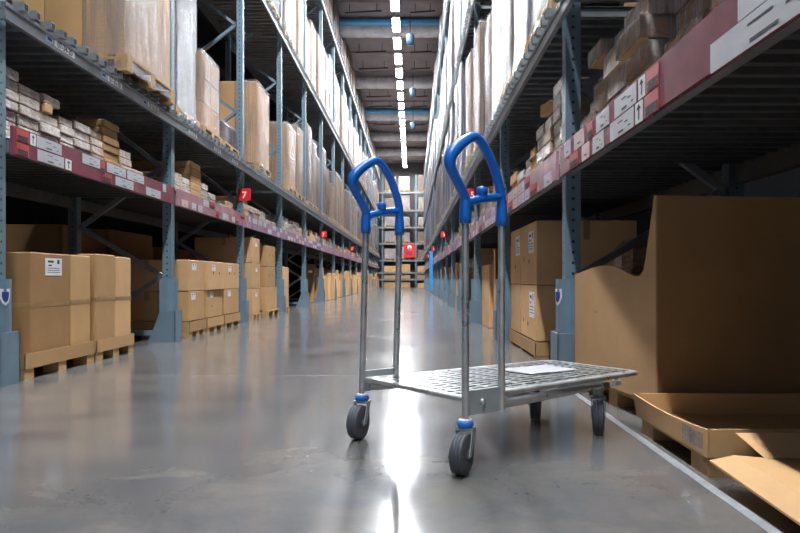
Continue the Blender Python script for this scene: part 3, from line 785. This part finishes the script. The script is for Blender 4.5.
# nearest flattened tray with its aisle flap folded outward
t=thing('cardboard_tray','nearest cardboard tray with its side flap folded down over the floor line','tray',(0,0,0))
mb=MB(); mb.prism([(1.02,1.3,.085),(1.75,1.3,.085),(1.75,1.95,.085),(1.02,1.95,.085)],(0,0,.006)); mb.build('tray_floor',M['card'],t)
mb=MB()
V=[];n=10
for i in range(n+1):
    f=i/n; y=1.28+.70*f
    V+= [(1.02,min(max(y,1.3),1.95),.092),(.925,y,.082+.012*f),(.862+.01*math.sin(f*3),y+.02*f,.048+.026*f**2),(.862+.01*math.sin(f*3),y+.02*f,.042+.026*f**2),(.925,y,.076+.012*f),(1.02,min(max(y,1.3),1.95),.086)]
F=[]
for i in range(n):
    for k in range(6):
        a=i*6+k; b=i*6+(k+1)%6; F.append((a,a+6,b+6,b))
F+=[tuple(range(6)),tuple(range(n*6+5,n*6-1,-1))]
mb.add(V,F); mb.build('folded_flap',M['card'],t)
mb=MB(); mb.prism([(1.0,1.952,.092),(1.75,1.952,.092),(1.74,2.03,.145),(.955,2.03,.145)],(0,.006,0)); mb.build('end_flap',M['card2'],t)
pt=thing('wooden_pallet','dim pallet under the nearest flattened tray by the right edge','pallet',(0,0,0))
mb=MB()
for x in (.96,1.35,1.65):
    for y in (1.36,1.8): mb.box(x,x+.09,y,y+.12,0,.062)
mb.box(.96,1.74,1.36,1.48,.062,.0745); mb.box(.96,1.05,1.48,1.8,.062,.0745); mb.box(1.64,1.74,1.48,1.8,.062,.084); mb.box(.93,1.74,1.8,1.92,.062,.084); mb.build('boards',M['wood'],pt)
# a rounded parcel peeping through the notch
t=thing('wrapped_parcel','rounded grey-brown parcel peeping over the low side of the tall bin','parcel',(1.32,4.08,.0))
mb=MB(); mb.cbox(-.1,.14,-.12,.12,0.62,.83,.05,0); mb.build('parcel_body',M['wrap2'],t)
mb=MB(); mb.box(-.1,.14,-.12,.12,.0,.62); mb.build('parcel_base',M['card3'],t)

# ------------------------------------------------------------------ loads on the upper levels
def film_mesh(name,sx,sy,z0,z1,mt,seed,amp=.012,flare=.02,n=9):
    mb=MB(); V=[];F=[]; ring=[]
    per=[]
    for i in range(n): per.append((-1+2*i/n,-1))
    for i in range(n): per.append((1,-1+2*i/n))
    for i in range(n): per.append((1-2*i/n,1))
    for i in range(n): per.append((-1,1-2*i/n))
    K=len(per); H=14
    for j in range(H+1):
        f=j/H; z=z0+(z1-z0)*f
        for (a,b) in per:
            r=.93 if abs(a)>.99 and abs(b)>.99 else 1
            off=amp*noise.noise(Vector((a*2.5+seed*7,b*2.5,z*1.6)))+flare*max(0,1-f*9)
            x=a*(sx/2)*(r+.07*(r==1)*0)+ (off if a>0 else -off)*(abs(a)>.99); y=b*(sy/2)*r+(off if b>0 else -off)*(abs(b)>.99)
            if r<1: x=a*(sx/2-.012)+off*a; y=b*(sy/2-.012)+off*b
            V.append((x,y,z))
    for j in range(H):
        for i in range(K): F.append((j*K+i,j*K+(i+1)%K,(j+1)*K+(i+1)%K,(j+1)*K+i))
    c=len(V); V.append((0,0,z1+.004))
    for i in range(K): F.append((H*K+i,H*K+(i+1)%K,c))
    mb.add(V,F,0,True); return mb.mesh(name,M[mt])
def load_mesh(mb_,kind): pass
def make_load(name,label,sx,sy,h,body='block',film='film',cartons=None,seed=0,filmtop=None,cat='pallet load'):
    """a pallet, what is stacked on it and the film round both: one wrapped unit; origin at the pallet's underside"""
    t=thing(name,label,cat)
    link('pallet',pallet_mesh(sx,sy,.13).mesh('pallet',M['wood']),t)
    if cartons:
        nx,ny,nz=cartons
        for i in range(nx):
            for j in range(ny):
                for k in range(nz):
                    mb=MB(); a,b,c=(sx-.06)/nx,(sy-.06)/ny,(h-.135)/nz
                    mb.cbox(-sx/2+.03+i*a+.002,-sx/2+.03+(i+1)*a-.002,-sy/2+.03+j*b+.002,-sy/2+.03+(j+1)*b-.002,.132+k*c,.132+(k+1)*c-.003,.006)
                    mb.build('carton',M[body],t)
    else:
        mb=MB(); mb.cbox(-sx/2+.03,sx/2-.03,-sy/2+.03,sy/2-.03,.132,h,.012); mb.build('carton_block',M[body],t)
    if film=='film_side':
        q=film_mesh('stretch_film',.36,sy-.03,.015,h+.012,'film',seed)
        link('stretch_film',q,t,(sx/2-.195,0,0))
    elif film:
        link('stretch_film',film_mesh('stretch_film',sx-.03,sy-.03,.06,h+.012 if filmtop is None else filmtop,film,seed),t)
    return t
PLACED=set()
def place(t,x,y,z,rz=0): t.location=(x,y,z); t.rotation_euler=(0,0,rz); return t
zl=BARTOP['L'][0]+.001; zr=BARTOP['R'][0]+.001
# left level two, near bays, as the photo shows them
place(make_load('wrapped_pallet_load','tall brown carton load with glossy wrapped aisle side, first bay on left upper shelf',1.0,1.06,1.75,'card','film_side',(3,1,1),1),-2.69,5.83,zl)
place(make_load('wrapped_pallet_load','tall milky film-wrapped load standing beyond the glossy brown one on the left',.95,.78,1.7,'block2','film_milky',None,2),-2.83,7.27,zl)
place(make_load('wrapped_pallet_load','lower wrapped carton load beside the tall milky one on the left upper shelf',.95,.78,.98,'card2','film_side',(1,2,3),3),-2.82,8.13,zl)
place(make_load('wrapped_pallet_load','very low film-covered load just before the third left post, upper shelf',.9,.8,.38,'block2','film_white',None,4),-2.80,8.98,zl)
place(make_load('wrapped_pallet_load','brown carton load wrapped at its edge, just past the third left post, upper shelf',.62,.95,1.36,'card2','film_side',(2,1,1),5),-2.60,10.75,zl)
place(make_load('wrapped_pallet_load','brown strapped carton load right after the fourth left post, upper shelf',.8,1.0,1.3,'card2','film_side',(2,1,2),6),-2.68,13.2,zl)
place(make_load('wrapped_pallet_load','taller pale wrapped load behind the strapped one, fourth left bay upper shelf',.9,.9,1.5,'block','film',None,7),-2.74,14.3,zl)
# repeated loads
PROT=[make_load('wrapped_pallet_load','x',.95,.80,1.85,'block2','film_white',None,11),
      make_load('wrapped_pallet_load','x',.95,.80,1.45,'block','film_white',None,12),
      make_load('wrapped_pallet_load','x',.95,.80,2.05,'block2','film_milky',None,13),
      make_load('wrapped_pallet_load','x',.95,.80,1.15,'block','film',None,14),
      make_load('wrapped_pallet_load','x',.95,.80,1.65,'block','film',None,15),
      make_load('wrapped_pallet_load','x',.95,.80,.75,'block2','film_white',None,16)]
LOOK=['tall white film-wrapped load','white-wrapped carton load','very tall milky wrapped load','low clear-wrapped carton load','clear-wrapped brown carton load','short white-wrapped load']
for p in PROT: p['_proto']=1; kids(p); [kids(c) for c in kids(p)]
used=set()
LVN=['upper shelf','second upper shelf','top shelf']
def rep(i,sd,lv,k,q,y,dx=0):
    if lv==2 and any(abs(y-d)<.9 for d in (23.0,29.2,35.1,40.3,45.2)): i=5
    p=PROT[i]
    if i in used: o=dup(p)
    else: used.add(i); o=p
    g=LEV[sd]; x=g['s']*(g['F']-.045+.475+dx)
    o.location=(x,y,BARTOP[sd][lv]+.001); o.rotation_euler=(0,0,R.uniform(-.012,.012)+(PI if R.random()<.5 else 0))
    o['label']=f'{LOOK[i]}, {od(q)} in the {bayno(sd,k)} bay of the {SIDE[sd]} {LVN[lv]}'
    o['group']=f'wrapped loads on the {SIDE[sd]} {LVN[lv]}'
    return o
def fill(sd,lv,k,choices,n=3):
    y0=YP+PITCH*k+.17; q=0
    for j in range(n):
        i=R.choice(choices)
        if i is None: continue
        q+=1; rep(i,sd,lv,k,q,y0+.41+j*.855+R.uniform(-.015,.015),R.uniform(-.02,.06))
for k in range(4,16): fill('L',0,k,[1,4,0,3,4,1,0])
rep(5,'L',1,2,1,11.6)
for k in range(3,16): fill('L',1,k,[0,2,1,4,1,4] if k!=4 else [4,4,1])
for k in range(5,16): fill('L',2,k,[0+3,1,5,3,1])
for j,i in enumerate((0,2,0)): rep(i,'R',0,0,j+1,YP+.17+.41+j*.855,0)
for k in range(1,16): fill('R',0,k,[0,2,0,4,1,2])
for k in range(2,16): fill('R',1,k,[0,2,1,0,4,2])
for k in range(4,16): fill('R',2,k,[3,1,1,5,3])

# ------------------------------------------------------------------ flat packs on the red-edged shelves
npack=0
def pack(label,sd,ya,yb,z0,z1,dx,depth,mt,rz=0,film=False,tilt=0,c=.006):
    g=LEV[sd]; s=g['s']; xf=g['F']+.03+dx; x=s*(xf+depth/2)
    w=yb-ya; h=z1-z0
    t=thing('flat_pack',label,'flat pack',(x,(ya+yb)/2,z0),rz,f'flat packs on the {SIDE[sd]} red-edged shelf')
    t.rotation_euler=(tilt,0,rz)
    e_=.007 if film else .001; mb=MB(); mb.cbox(-depth/2,depth/2,-w/2+.002+e_,w/2-.002-e_,e_ if not film else .001,h-e_,c); mb.build('box',M[mt],t)
    if film:
        fm=MB(); xa=-depth/2-.004; xb=depth/2+.004
        if s>0: xb=-depth/2+.22
        else: xa=depth/2-.22
        V=[];n=10;m_=4
        # creased plastic sleeve over the aisle end
        for i in range(n+1):
            x_=xa+(xb-xa)*i/n
            for (a,b) in [(-1,-1),(-.3,-1),(.3,-1),(1,-1),(1,-.3),(1,.3),(1,1),(.3,1),(-.3,1),(-1,1),(-1,.3),(-1,-.3)]:
                o=.003+.0035*(1+noise.noise(Vector((x_*14,a*2+npack,b*2+ya*9))))
                V.append((x_,a*(w/2-.008)+(o*.7 if a>0 else -o*.7)*(abs(a)==1), (h-.0075+o*.7) if b==1 else (.0014 if b==-1 else h/2+b*(h/2-.003))))
        F=[]
        for i in range(n):
            for k in range(12): F.append((i*12+k,i*12+(k+1)%12,(i+1)*12+(k+1)%12,(i+1)*12+k))
        e=0 if s>0 else n
        F.append(tuple(range(e*12,e*12+12)))
        fm.add(V,F,0,True); fm.build('plastic_sleeve',M['sleeve'],t)
    return t
LK={'wrap':'plastic-wrapped grey-brown flat pack','wrap2':'plastic-wrapped brown flat pack','card':'bare brown flat pack','card2':'bare tan flat pack'}
def column(sd,k,ci,ya,yb,n,h,mt,depth=.85,jit=.02,film=False,z=None,mts=None):
    global npack
    z=LEV[sd]['d1']+.001 if z is None else z
    for i in range(n):
        m_=(mts[i] if mts else mt); npack+=1
        hh=h*R.uniform(.92,1.08)
        pack(f'{LK[m_]}, {od(i+1)} up in the {od(ci)} stack, {bayno(sd,k)} {SIDE[sd]} bay',sd,ya,yb,z,z+hh,R.uniform(0,jit),depth,m_,R.uniform(-.012,.012),film)
        z+=hh+.002
    return z
# left, first bay
ys=[3.99,4.16,4.39,4.63,4.82,5.08,5.35,5.60,5.82]
cols=[(3.965,4.135,7,'wrap'),(4.145,4.375,6,'wrap'),(4.385,4.62,4,'wrap'),(4.63,4.815,5,'wrap'),(4.825,5.07,5,'wrap'),(5.08,5.27,5,'wrap2'),(5.28,5.56,7,'card'),(5.57,5.80,4,'wrap2'),(5.81,6.05,2,'wrap2')]
for ci,(a,b,n,mt) in enumerate(cols):
    z=column('L',0,ci+1,a,b,n,.0595,mt)
    if ci==2:
        npack+=2
        pack('short tan block lying askew on the third left stack, first bay','L',4.40,4.50,z,z+.06,-.01,.3,'card2',.05)
        pack('plastic-wrapped flat pack topping the askew block, first left bay','L',4.39,4.61,z+.064,z+.122,0,.8,'wrap',.03)
# left, second bay
for ci,(a,b,n,h,mt) in enumerate(((6.85,7.09,4,.065,'wrap2'),(7.10,7.36,4,.06,'wrap'),(7.37,7.72,6,.075,'card'),(7.73,7.99,4,.065,'wrap'),(8.0,8.26,3,.065,'wrap'),(8.50,8.78,2,.06,'wrap2'),(8.8,9.1,3,.06,'wrap2'))):
    column('L',1,ci+1,a,b,n,h,mt)
for ci,(a,b,n,h,mt) in enumerate(((9.60,9.95,4,.085,'card2'),(9.97,10.3,3,.085,'wrap'),(10.32,10.7,3,.085,'wrap2'),(10.72,11.1,3,.08,'wrap'),(11.2,11.6,2,.08,'wrap'),(11.62,12.0,2,.08,'wrap2'))):
    column('L',2,ci+1,a,b,n,h,mt)
for k in (3,4):
    y=YP+PITCH*k+.15
    for ci in range(6):
        column('L',k,ci+1,y,y+.38,R.choice((2,3,4,4)),.085,R.choice(('wrap','wrap2','card2','wrap'))); y+=.41
# right, nearest bay: big wrapped packs with brown sides
for ci,(a,b,n,h) in enumerate(((3.46,3.72,6,.092),(3.09,3.42,5,.105),(2.73,3.05,5,.098),(2.31,2.68,4,.12),(1.91,2.26,4,.13),(1.46,1.86,4,.13))):
    column('R',-1,ci+1,a,b,n,h,'card2',.8,.15,True,None,[R.choice(('card','card2')) for _ in range(n)])
# right, second bay
for ci,(a,b,n,h,mt) in enumerate(((3.99,4.16,6,.083,'wrap2'),(4.18,4.42,7,.078,'wrap'),(4.46,4.70,5,.08,'wrap2'),(4.72,4.98,5,.078,'wrap'),(5.02,5.22,4,.075,'card2'),(5.24,5.50,4,.07,'wrap'),(5.55,5.85,3,.07,'wrap'),(5.9,6.25,3,.085,'card2'))):
    z=column('R',0,ci+1,a,b,n,h,mt,.85,.02)
    if ci==3:
        npack+=1; pack('tan flat pack tilted on top of the fourth stack, second right bay','R',4.50,4.78,z+.025,z+.11,0,.7,'card2',.06,False,.12)
for k in (1,2,3):
    y=YP+PITCH*k+.15
    for ci in range(6):
        column('R',k,ci+1,y,y+.38,R.choice((3,4,4,5)),.08,R.choice(('wrap','wrap2','card2','wrap'))); y+=.42
# what is left, far down both shelves: too many and too small to count
mb=MB()
for sd in 'LR':
    g=LEV[sd]; s=g['s']
    for k in range(5 if sd=='L' else 4,16):
        y=YP+PITCH*k+.15
        for ci in range(6):
            z=g['d1']+.001
            for i in range(R.choice((2,3,3,4))):
                d=R.uniform(0,.04); a,b=sorted((s*(g['F']+.03+d),s*(g['F']+.88)))
                mb.box(a,b,y+R.uniform(0,.02),y+.38,z,z+.084,R.choice((0,0,1,2))); z+=.086
            y+=.42
tag(mb.build('far_flat_packs',[M['wrap'],M['wrap2'],M['card2']]),'far plastic-wrapped flat packs down both red-edged shelves','flat packs',kind='stuff')

# ------------------------------------------------------------------ the rack across the far end
t=thing('pallet_rack','tall racking standing across the far end of the aisle','rack',(0,48.75,0))
xs=[-3.2,-2.08,.28,1.1,2.4]; zlv=[.62,1.1,1.96,3.15,4.3,5.5,6.77]
for x in (-3.4,-2.08,.28,1.25,2.6):
    mb=MB(); mb.box(-.05,.05,-.05,.05,0,8.0); mb.build('front_post',M['post'],t,(x,0,0))
for z in zlv:
    mb=MB(); mb.box(-3.5,2.7,-.08,-.052,z-.12,z-.01); mb.build('front_beam',M['beam'],t)
    mb=MB(); mb.box(-3.5,2.7,-.06,1.0,z-.009,z); mb.build('shelf_deck',M['deck'],t)
q=0
for zi,z in enumerate([0]+zlv):
    q=0
    for x in (-1.55,-.55,.68 if zi<5 else .72):
        top=(zlv+[8.4])[zi]
        h=min(R.uniform(.55,.85),.9)*(top-z-.15)
        if h<.25: h=.28
        if zi==4 and x==-.55: pass
        q+=1; w=.85 if x<.5 else .6
        if zi>=3:
            o=make_load('wrapped_pallet_load',f'small pale wrapped load, {od(q)} along the {od(zi)} shelf of the far end racking',w,.8,h+.1,'block_white' if R.random()<.7 else 'block','film',None,20+zi)
            o.location=(x,49.2,z+.001); o['group']='loads on the far end racking'
        else:
            carton(f'small pale carton, {od(q)} along the {"floor" if zi==0 else od(zi)+" shelf"} of the far end racking',x-w/2,x+w/2,48.8,49.5,z+.001,z+h,'C' if False else 'L','card2',tape=False,group='cartons on the far end racking')
t=thing('aisle_sign','big red panel sign with white disc hanging on the far end racking','sign',(-.18,48.63,2.6))
mb=MB(); mb.cbox(-.40,.40,-.03,0,-.5,.5,.01); mb.build('sign_plate',M['sign'],t)
mb=MB(); mb.lathe([(0,0),(0,.17),(.006,.17),(.006,0)],(0,-.031,.2),(0,-1,0),28); put_text(mb,'6',.22,(0,-.0375,.2),'C',1,.001); mb.build('white_disc',[M['white'],M['sign']],t)
mb=MB(); 
for v,w in ((-.12,.45),(-.2,.36),(-.28,.42)): plate(mb,(0,-.03,0),'C',w,.035,.002,0,0,v)
mb.build('text_line',M['ink'],t)

# ------------------------------------------------------------------ the trolley
v=Vector((.798,.602,0)); w=Vector((-.602,.798,0)); A0=Vector((.150,2.13,0))
cart=thing('flatbed_trolley','steel flatbed trolley with two blue loop handles standing in the aisle','trolley',(A0.x,A0.y,0),math.atan2(v.y,v.x))
Lc,Wf,Wr=1.012,.59,.525
def cr(pts,sub=6):
    P=[Vector(p) for p in pts]; out=[]
    for i in range(len(P)-1):
        p0=P[max(0,i-1)];p1=P[i];p2=P[i+1];p3=P[min(len(P)-1,i+2)]
        for k in range(sub):
            t_=k/sub; out.append(.5*((2*p1)+(-p0+p2)*t_+(2*p0-5*p1+4*p2-p3)*t_**2+(-p0+3*p1-3*p2+p3)*t_**3))
    return out+[P[-1]]
def px2plane(zx,zy,scale=4.85,ox=435,oy=125):
    px=ox+zx/scale; py=oy+zy/scale; k=(px-412)/689
    t_=(A0.y*k-A0.x)/(v.x-v.y*k); Y=A0.y+v.y*t_; return t_,.6+(279-py)*Y/689
loop=[px2plane(*p) for p in ((147,405),(150,370),(128,310),(92,242),(72,195),(76,150),(104,112),(148,76),(184,58),(214,72),(244,116),(272,172),(296,240),(312,300),(320,350),(323,410))]
tA=loop[0][0]; tB=loop[-1][0]
def side_handle(y,lean):
    """tubes and blue loop on one side; lean = sideways drift of the top"""
    sh=lambda t_,z: Vector((t_,y+lean*(z-.2),z))
    for t_ in (tA,tB):
        bot=.148 if t_==tA else .172
        mb=MB(); mb.tube(sh(t_,bot),sh(t_,.80),.0118,14); mb.build('upright_tube',M['steel'],cart)
    mb=MB()
    path=cr([sh(a,z) for a,z in loop],6); n=len(path)
    rs=[.0152+.0042*math.exp(-((i/n-.36)/.10)**2) for i in range(n)]
    mb.sweep(path,rs,14)
    a=px2plane(152,372); b=px2plane(300,345); 
    mb.sweep(cr([sh(tA+.004,a[1]-.005),sh((tA+tB)/2,(a[1]+b[1])/2+.002),sh(tB-.002,b[1]-.002)],6),[.0135]*13,12)
    zc=.772
    for t_ in (tA,tB): mb.lathe([(0,.013),(0,.0185),(.02,.0195),(.058,.0175),(.075,.014)],sh(t_,zc),(0,0,1),20)
    h=mb.build('loop_handle',M['hblue'],cart)
    k=px2plane(228,326); mb=MB(); c=sh(*k)
    mb.lathe([(-.028,.006),(-.012,.007),(-.006,.017),(.008,.0185),(.016,.014),(.020,0)],c,(0,0,1),18); mb.build('coin_knob',M['hblue'],h)
side_handle(0,0.0); side_handle(Wf,-.045)
# side plates with bolt
for y in (0,Wf):
    sg=-1 if y==0 else 1
    mb=MB(); a=-.0 ; mb.box(tA+.008,tB-.004,y-.004,y+.004,.174,.252)
    p_=mb.build('side_plate',M['fork'],cart)
    mb=MB(); mb.lathe([(0,0),(0,.011),(.006,.010),(.009,.005),(.009,0)],((tA+tB)/2-.01,y+sg*.004,.212),(0,sg,0),12); mb.build('bolt',M['steel'],p_)
# deck: rim, grid
def yedge(x,near): 
    f=x/Lc; hw=(Wf*(1-f)+Wr*f)/2-.014; return Wf/2-hw if near else Wf/2+hw
zt=.230
rim=[(.02,yedge(.02,1)),(.5,yedge(.5,1)),(Lc-.05,yedge(Lc-.05,1)),(Lc-.015,yedge(Lc,1)+.012),(Lc,yedge(Lc,1)+.05),(Lc,yedge(Lc,0)-.05),(Lc-.015,yedge(Lc,0)-.012),(Lc-.05,yedge(Lc-.05,0)),(.5,yedge(.5,0)),(.02,yedge(.02,0))]
def ring(poly,wd):
    c=Vector((Lc/2,Wf/2,0)); out=[]
    P=[Vector((x,y,0)) for x,y in poly]; n=len(P)
    for i in range(n):
        d1=(P[i]-P[i-1]).normalized(); d2=(P[(i+1)%n]-P[i]).normalized(); nn=Vector((-(d1+d2).y,(d1+d2).x,0)).normalized()
        k=wd/max(.5,nn.dot(Vector((-d1.y,d1.x,0)))); out.append(P[i]+nn*k)
    return P,out
P,Q=ring(rim,.03); n=len(P)
V=[]
for p_,q_ in zip(P,Q): V+= [p_+Vector((0,0,zt-.015)),p_+Vector((0,0,zt-.004)),p_.lerp(q_,.15)+Vector((0,0,zt)),q_+Vector((0,0,zt)),q_+Vector((0,0,zt-.008)),q_.lerp(p_,.8)+Vector((0,0,zt-.015))]
F=[]
for i in range(n):
    j=(i+1)%n
    for k in range(6): F.append((i*6+k,j*6+k,j*6+(k+1)%6,i*6+(k+1)%6))
mb=MB(); mb.add(V,F); mb.build('deck_rim',M['steel'],cart)
mb=MB(); yy=Wr/2
nb=12
for i in range(nb):
    f=(i+.5)/nb
    a=(.045,yedge(.045,1)+.028+f*(yedge(.045,0)-yedge(.045,1)-.056)); b=(Lc-.028,yedge(Lc,1)+.028+f*(yedge(Lc,0)-yedge(Lc,1)-.056))
    mb.bar((a[0],a[1],zt-.004),(b[0],b[1],zt-.004),.022,.005)
x=.085
while x<Lc-.06:
    mb.bar((x,yedge(x,1)+.026,zt-.003),(x,yedge(x,0)-.026,zt-.0035),.016,.005); x+=.072
mb.build('deck_grid',M['steel2'],cart)
# base frame under the deck
mb=MB()
for near in (1,0):
    y0=.012 if near else Wf-.012; y1=.085 if near else Wf-.085
    mb.sweep([(.04,y0,.190),(.4,y0+(y1-y0)*.35,.190),(.80,y1,.190)],.0165,12)
mb.build('base_tube',M['steel'],cart)
mb=MB(); mb.bar((.80,.06,.186),(.80,Wf-.06,.186),.035,.03); mb.build('cross_tube',M['steel2'],cart)
mb=MB(); mb.bar((.40,.055,.186),(.40,Wf-.055,.186),.03,.025); mb.build('cross_tube',M['steel2'],cart)
for y in (.07,Wf-.09): 
    mb=MB(); mb.cbox(.86,.91,y,y+.02,.176,.203,.006); mb.build('corner_bumper',M['white'],cart)
mb=MB()
for i in range(5): mb.box(.335+i*.011,.341+i*.011,-.0,.0006,.0,.009)
for i in range(4): mb.box(.335+i*.011,.350+i*.011,-.0,.0006,.0036+.002*(i%2),.0058+.002*(i%2))
mb.xf(Matrix.Translation((.0,.0225,.188))); mb.build('stencil_mark',M['ink'],cart)
def caster(x,y,ang,top,wheel_off=.032,wd=.047,rr=.064,collar=True):
    """swivel caster; ang = world heading of the axle"""
    la=ang-math.atan2(v.y,v.x); ax=Vector((math.cos(la),math.sin(la),0)); fw=Vector((-ax.y,ax.x,0))
    wc=Vector((x,y,rr))-fw*wheel_off
    mb=MB()
    for sgn in (-1,1):
        o=wc+ax*(sgn*(wd/2+.0025)); e=ax*(.003*sgn)
        c=Vector((x,y,0))+ax*(sgn*(wd/2+.0025))
        pts=[o+fw*.011+Vector((0,0,-.008)),o-fw*.009+Vector((0,0,-.008)),c-fw*.014+Vector((0,0,rr*2+.004)),c+fw*.018+Vector((0,0,rr*2+.004))]
        mb.prism(pts,e)
    c=Vector((x,y,0))
    mb.prism([c+ax*(wd/2+.0055)+fw*.018+Vector((0,0,rr*2+.002)),c+ax*(wd/2+.0055)-fw*.016+Vector((0,0,rr*2+.002)),c-ax*(wd/2+.0055)-fw*.016+Vector((0,0,rr*2+.002)),c-ax*(wd/2+.0055)+fw*.018+Vector((0,0,rr*2+.002))],(0,0,.010))
    f=mb.build('caster',M['fork'] if collar else M['hub'],cart)
    if collar:
        mb=MB(); mb.lathe([(0,.0),(0,.0235),(.004,.026),(.014,.026),(.018,.022),(.018,0)],(x,y,rr*2+.0125),(0,0,1),22); mb.build('blue_collar',M['hblue'],f)
        mb=MB(); mb.lathe([(0,0),(0,.021),(.005,.021),(.007,.012),(.007,0)],(x,y,rr*2+.031),(0,0,1),18); mb.build('washer',M['white'],f)
    else:
        mb=MB(); mb.lathe([(0,0),(0,.02),(top-rr*2-.0125,.02),(top-rr*2-.0125,0)],(x,y,rr*2+.0125),(0,0,1),14); mb.build('swivel_stem',M['steel2'],f)
    h=wd/2; g=.0055; prof=[(-h,.020),(-h,rr-.016),(-h+.003,rr-.006)]
    for i in range(4):
        a=-h+.004+i*(wd-.008)/4; b=a+(wd-.008)/4; prof+=[(a+.0012,rr-(.0008 if i in(1,2) else .002)),(b-.0022,rr-(.0008 if i in(1,2) else .002)),(b-.0016,rr-g),(b-.0002,rr-g)] if i<3 else [(a+.0012,rr-.002),(b-.001,rr-.002)]
    prof+=[(h-.003,rr-.006),(h,rr-.016),(h,.020)]
    mb=MB(); mb.lathe(prof,wc,ax,40); mb.build('tire',M['tire'],f)
    mb=MB(); mb.lathe([(-h+.006,0),(-h+.006,rr-.018),(h-.006,rr-.018),(h-.006,.018),(h+.001,.015),(h+.001,0)],wc,ax,24); mb.lathe([(-h-.001,0),(-h-.001,.015),(-h+.006,.018)],wc,ax,24); mb.build('wheel_hub',M['hub'],f)
caster(tA,0,math.radians(-25),.15)
caster(tA,Wf,math.radians(-22),.15)
caster(.80,.10,math.radians(-16),.172,.02,.046,.0655,False)
caster(.80,.43,math.radians(-12),.172,.02,.046,.0655,False)
# thin white sheet on the deck
pm=Vector((.70,.32,zt+.002)); 
t=thing('white_sheet','thin white sheet lying on the trolley deck','paper',tuple(Vector((A0.x,A0.y,0))+v*pm.x+w*pm.y+Vector((0,0,zt+.0012))),math.atan2(v.y,v.x)-.05)
mb=MB(); n=8; V=[]
for i in range(n+1):
    for j in range(n+1): V.append((-.13+.26*i/n,-.09+.18*j/n,.0015+.001*math.sin(i*.9)*math.cos(j*.7)))
K=n+1; top=[(i*K+j,(i+1)*K+j,(i+1)*K+j+1,i*K+j+1) for i in range(n) for j in range(n)]
mb.add(V,top); mb.add([(x,y,z-.0006) for x,y,z in V],[f[::-1] for f in top]); mb.build('sheet',M['ticket'],t)

# ------------------------------------------------------------------ light and exposure
wd_=bpy.data.worlds.new('world'); S.world=wd_; wd_.use_nodes=True
bg=wd_.node_tree.nodes['Background']; bg.inputs[0].default_value=(.55,.68,.9,1); bg.inputs[1].default_value=.06
S.view_settings.view_transform='Standard'; S.view_settings.look='None'; S.view_settings.gamma=1; S.view_settings.use_curve_mapping=False
S.view_settings.exposure=2.45
S.cycles.use_denoising=True; S.cycles.max_bounces=8; S.cycles.transparent_max_bounces=10
S.cycles.sample_clamp_indirect=8
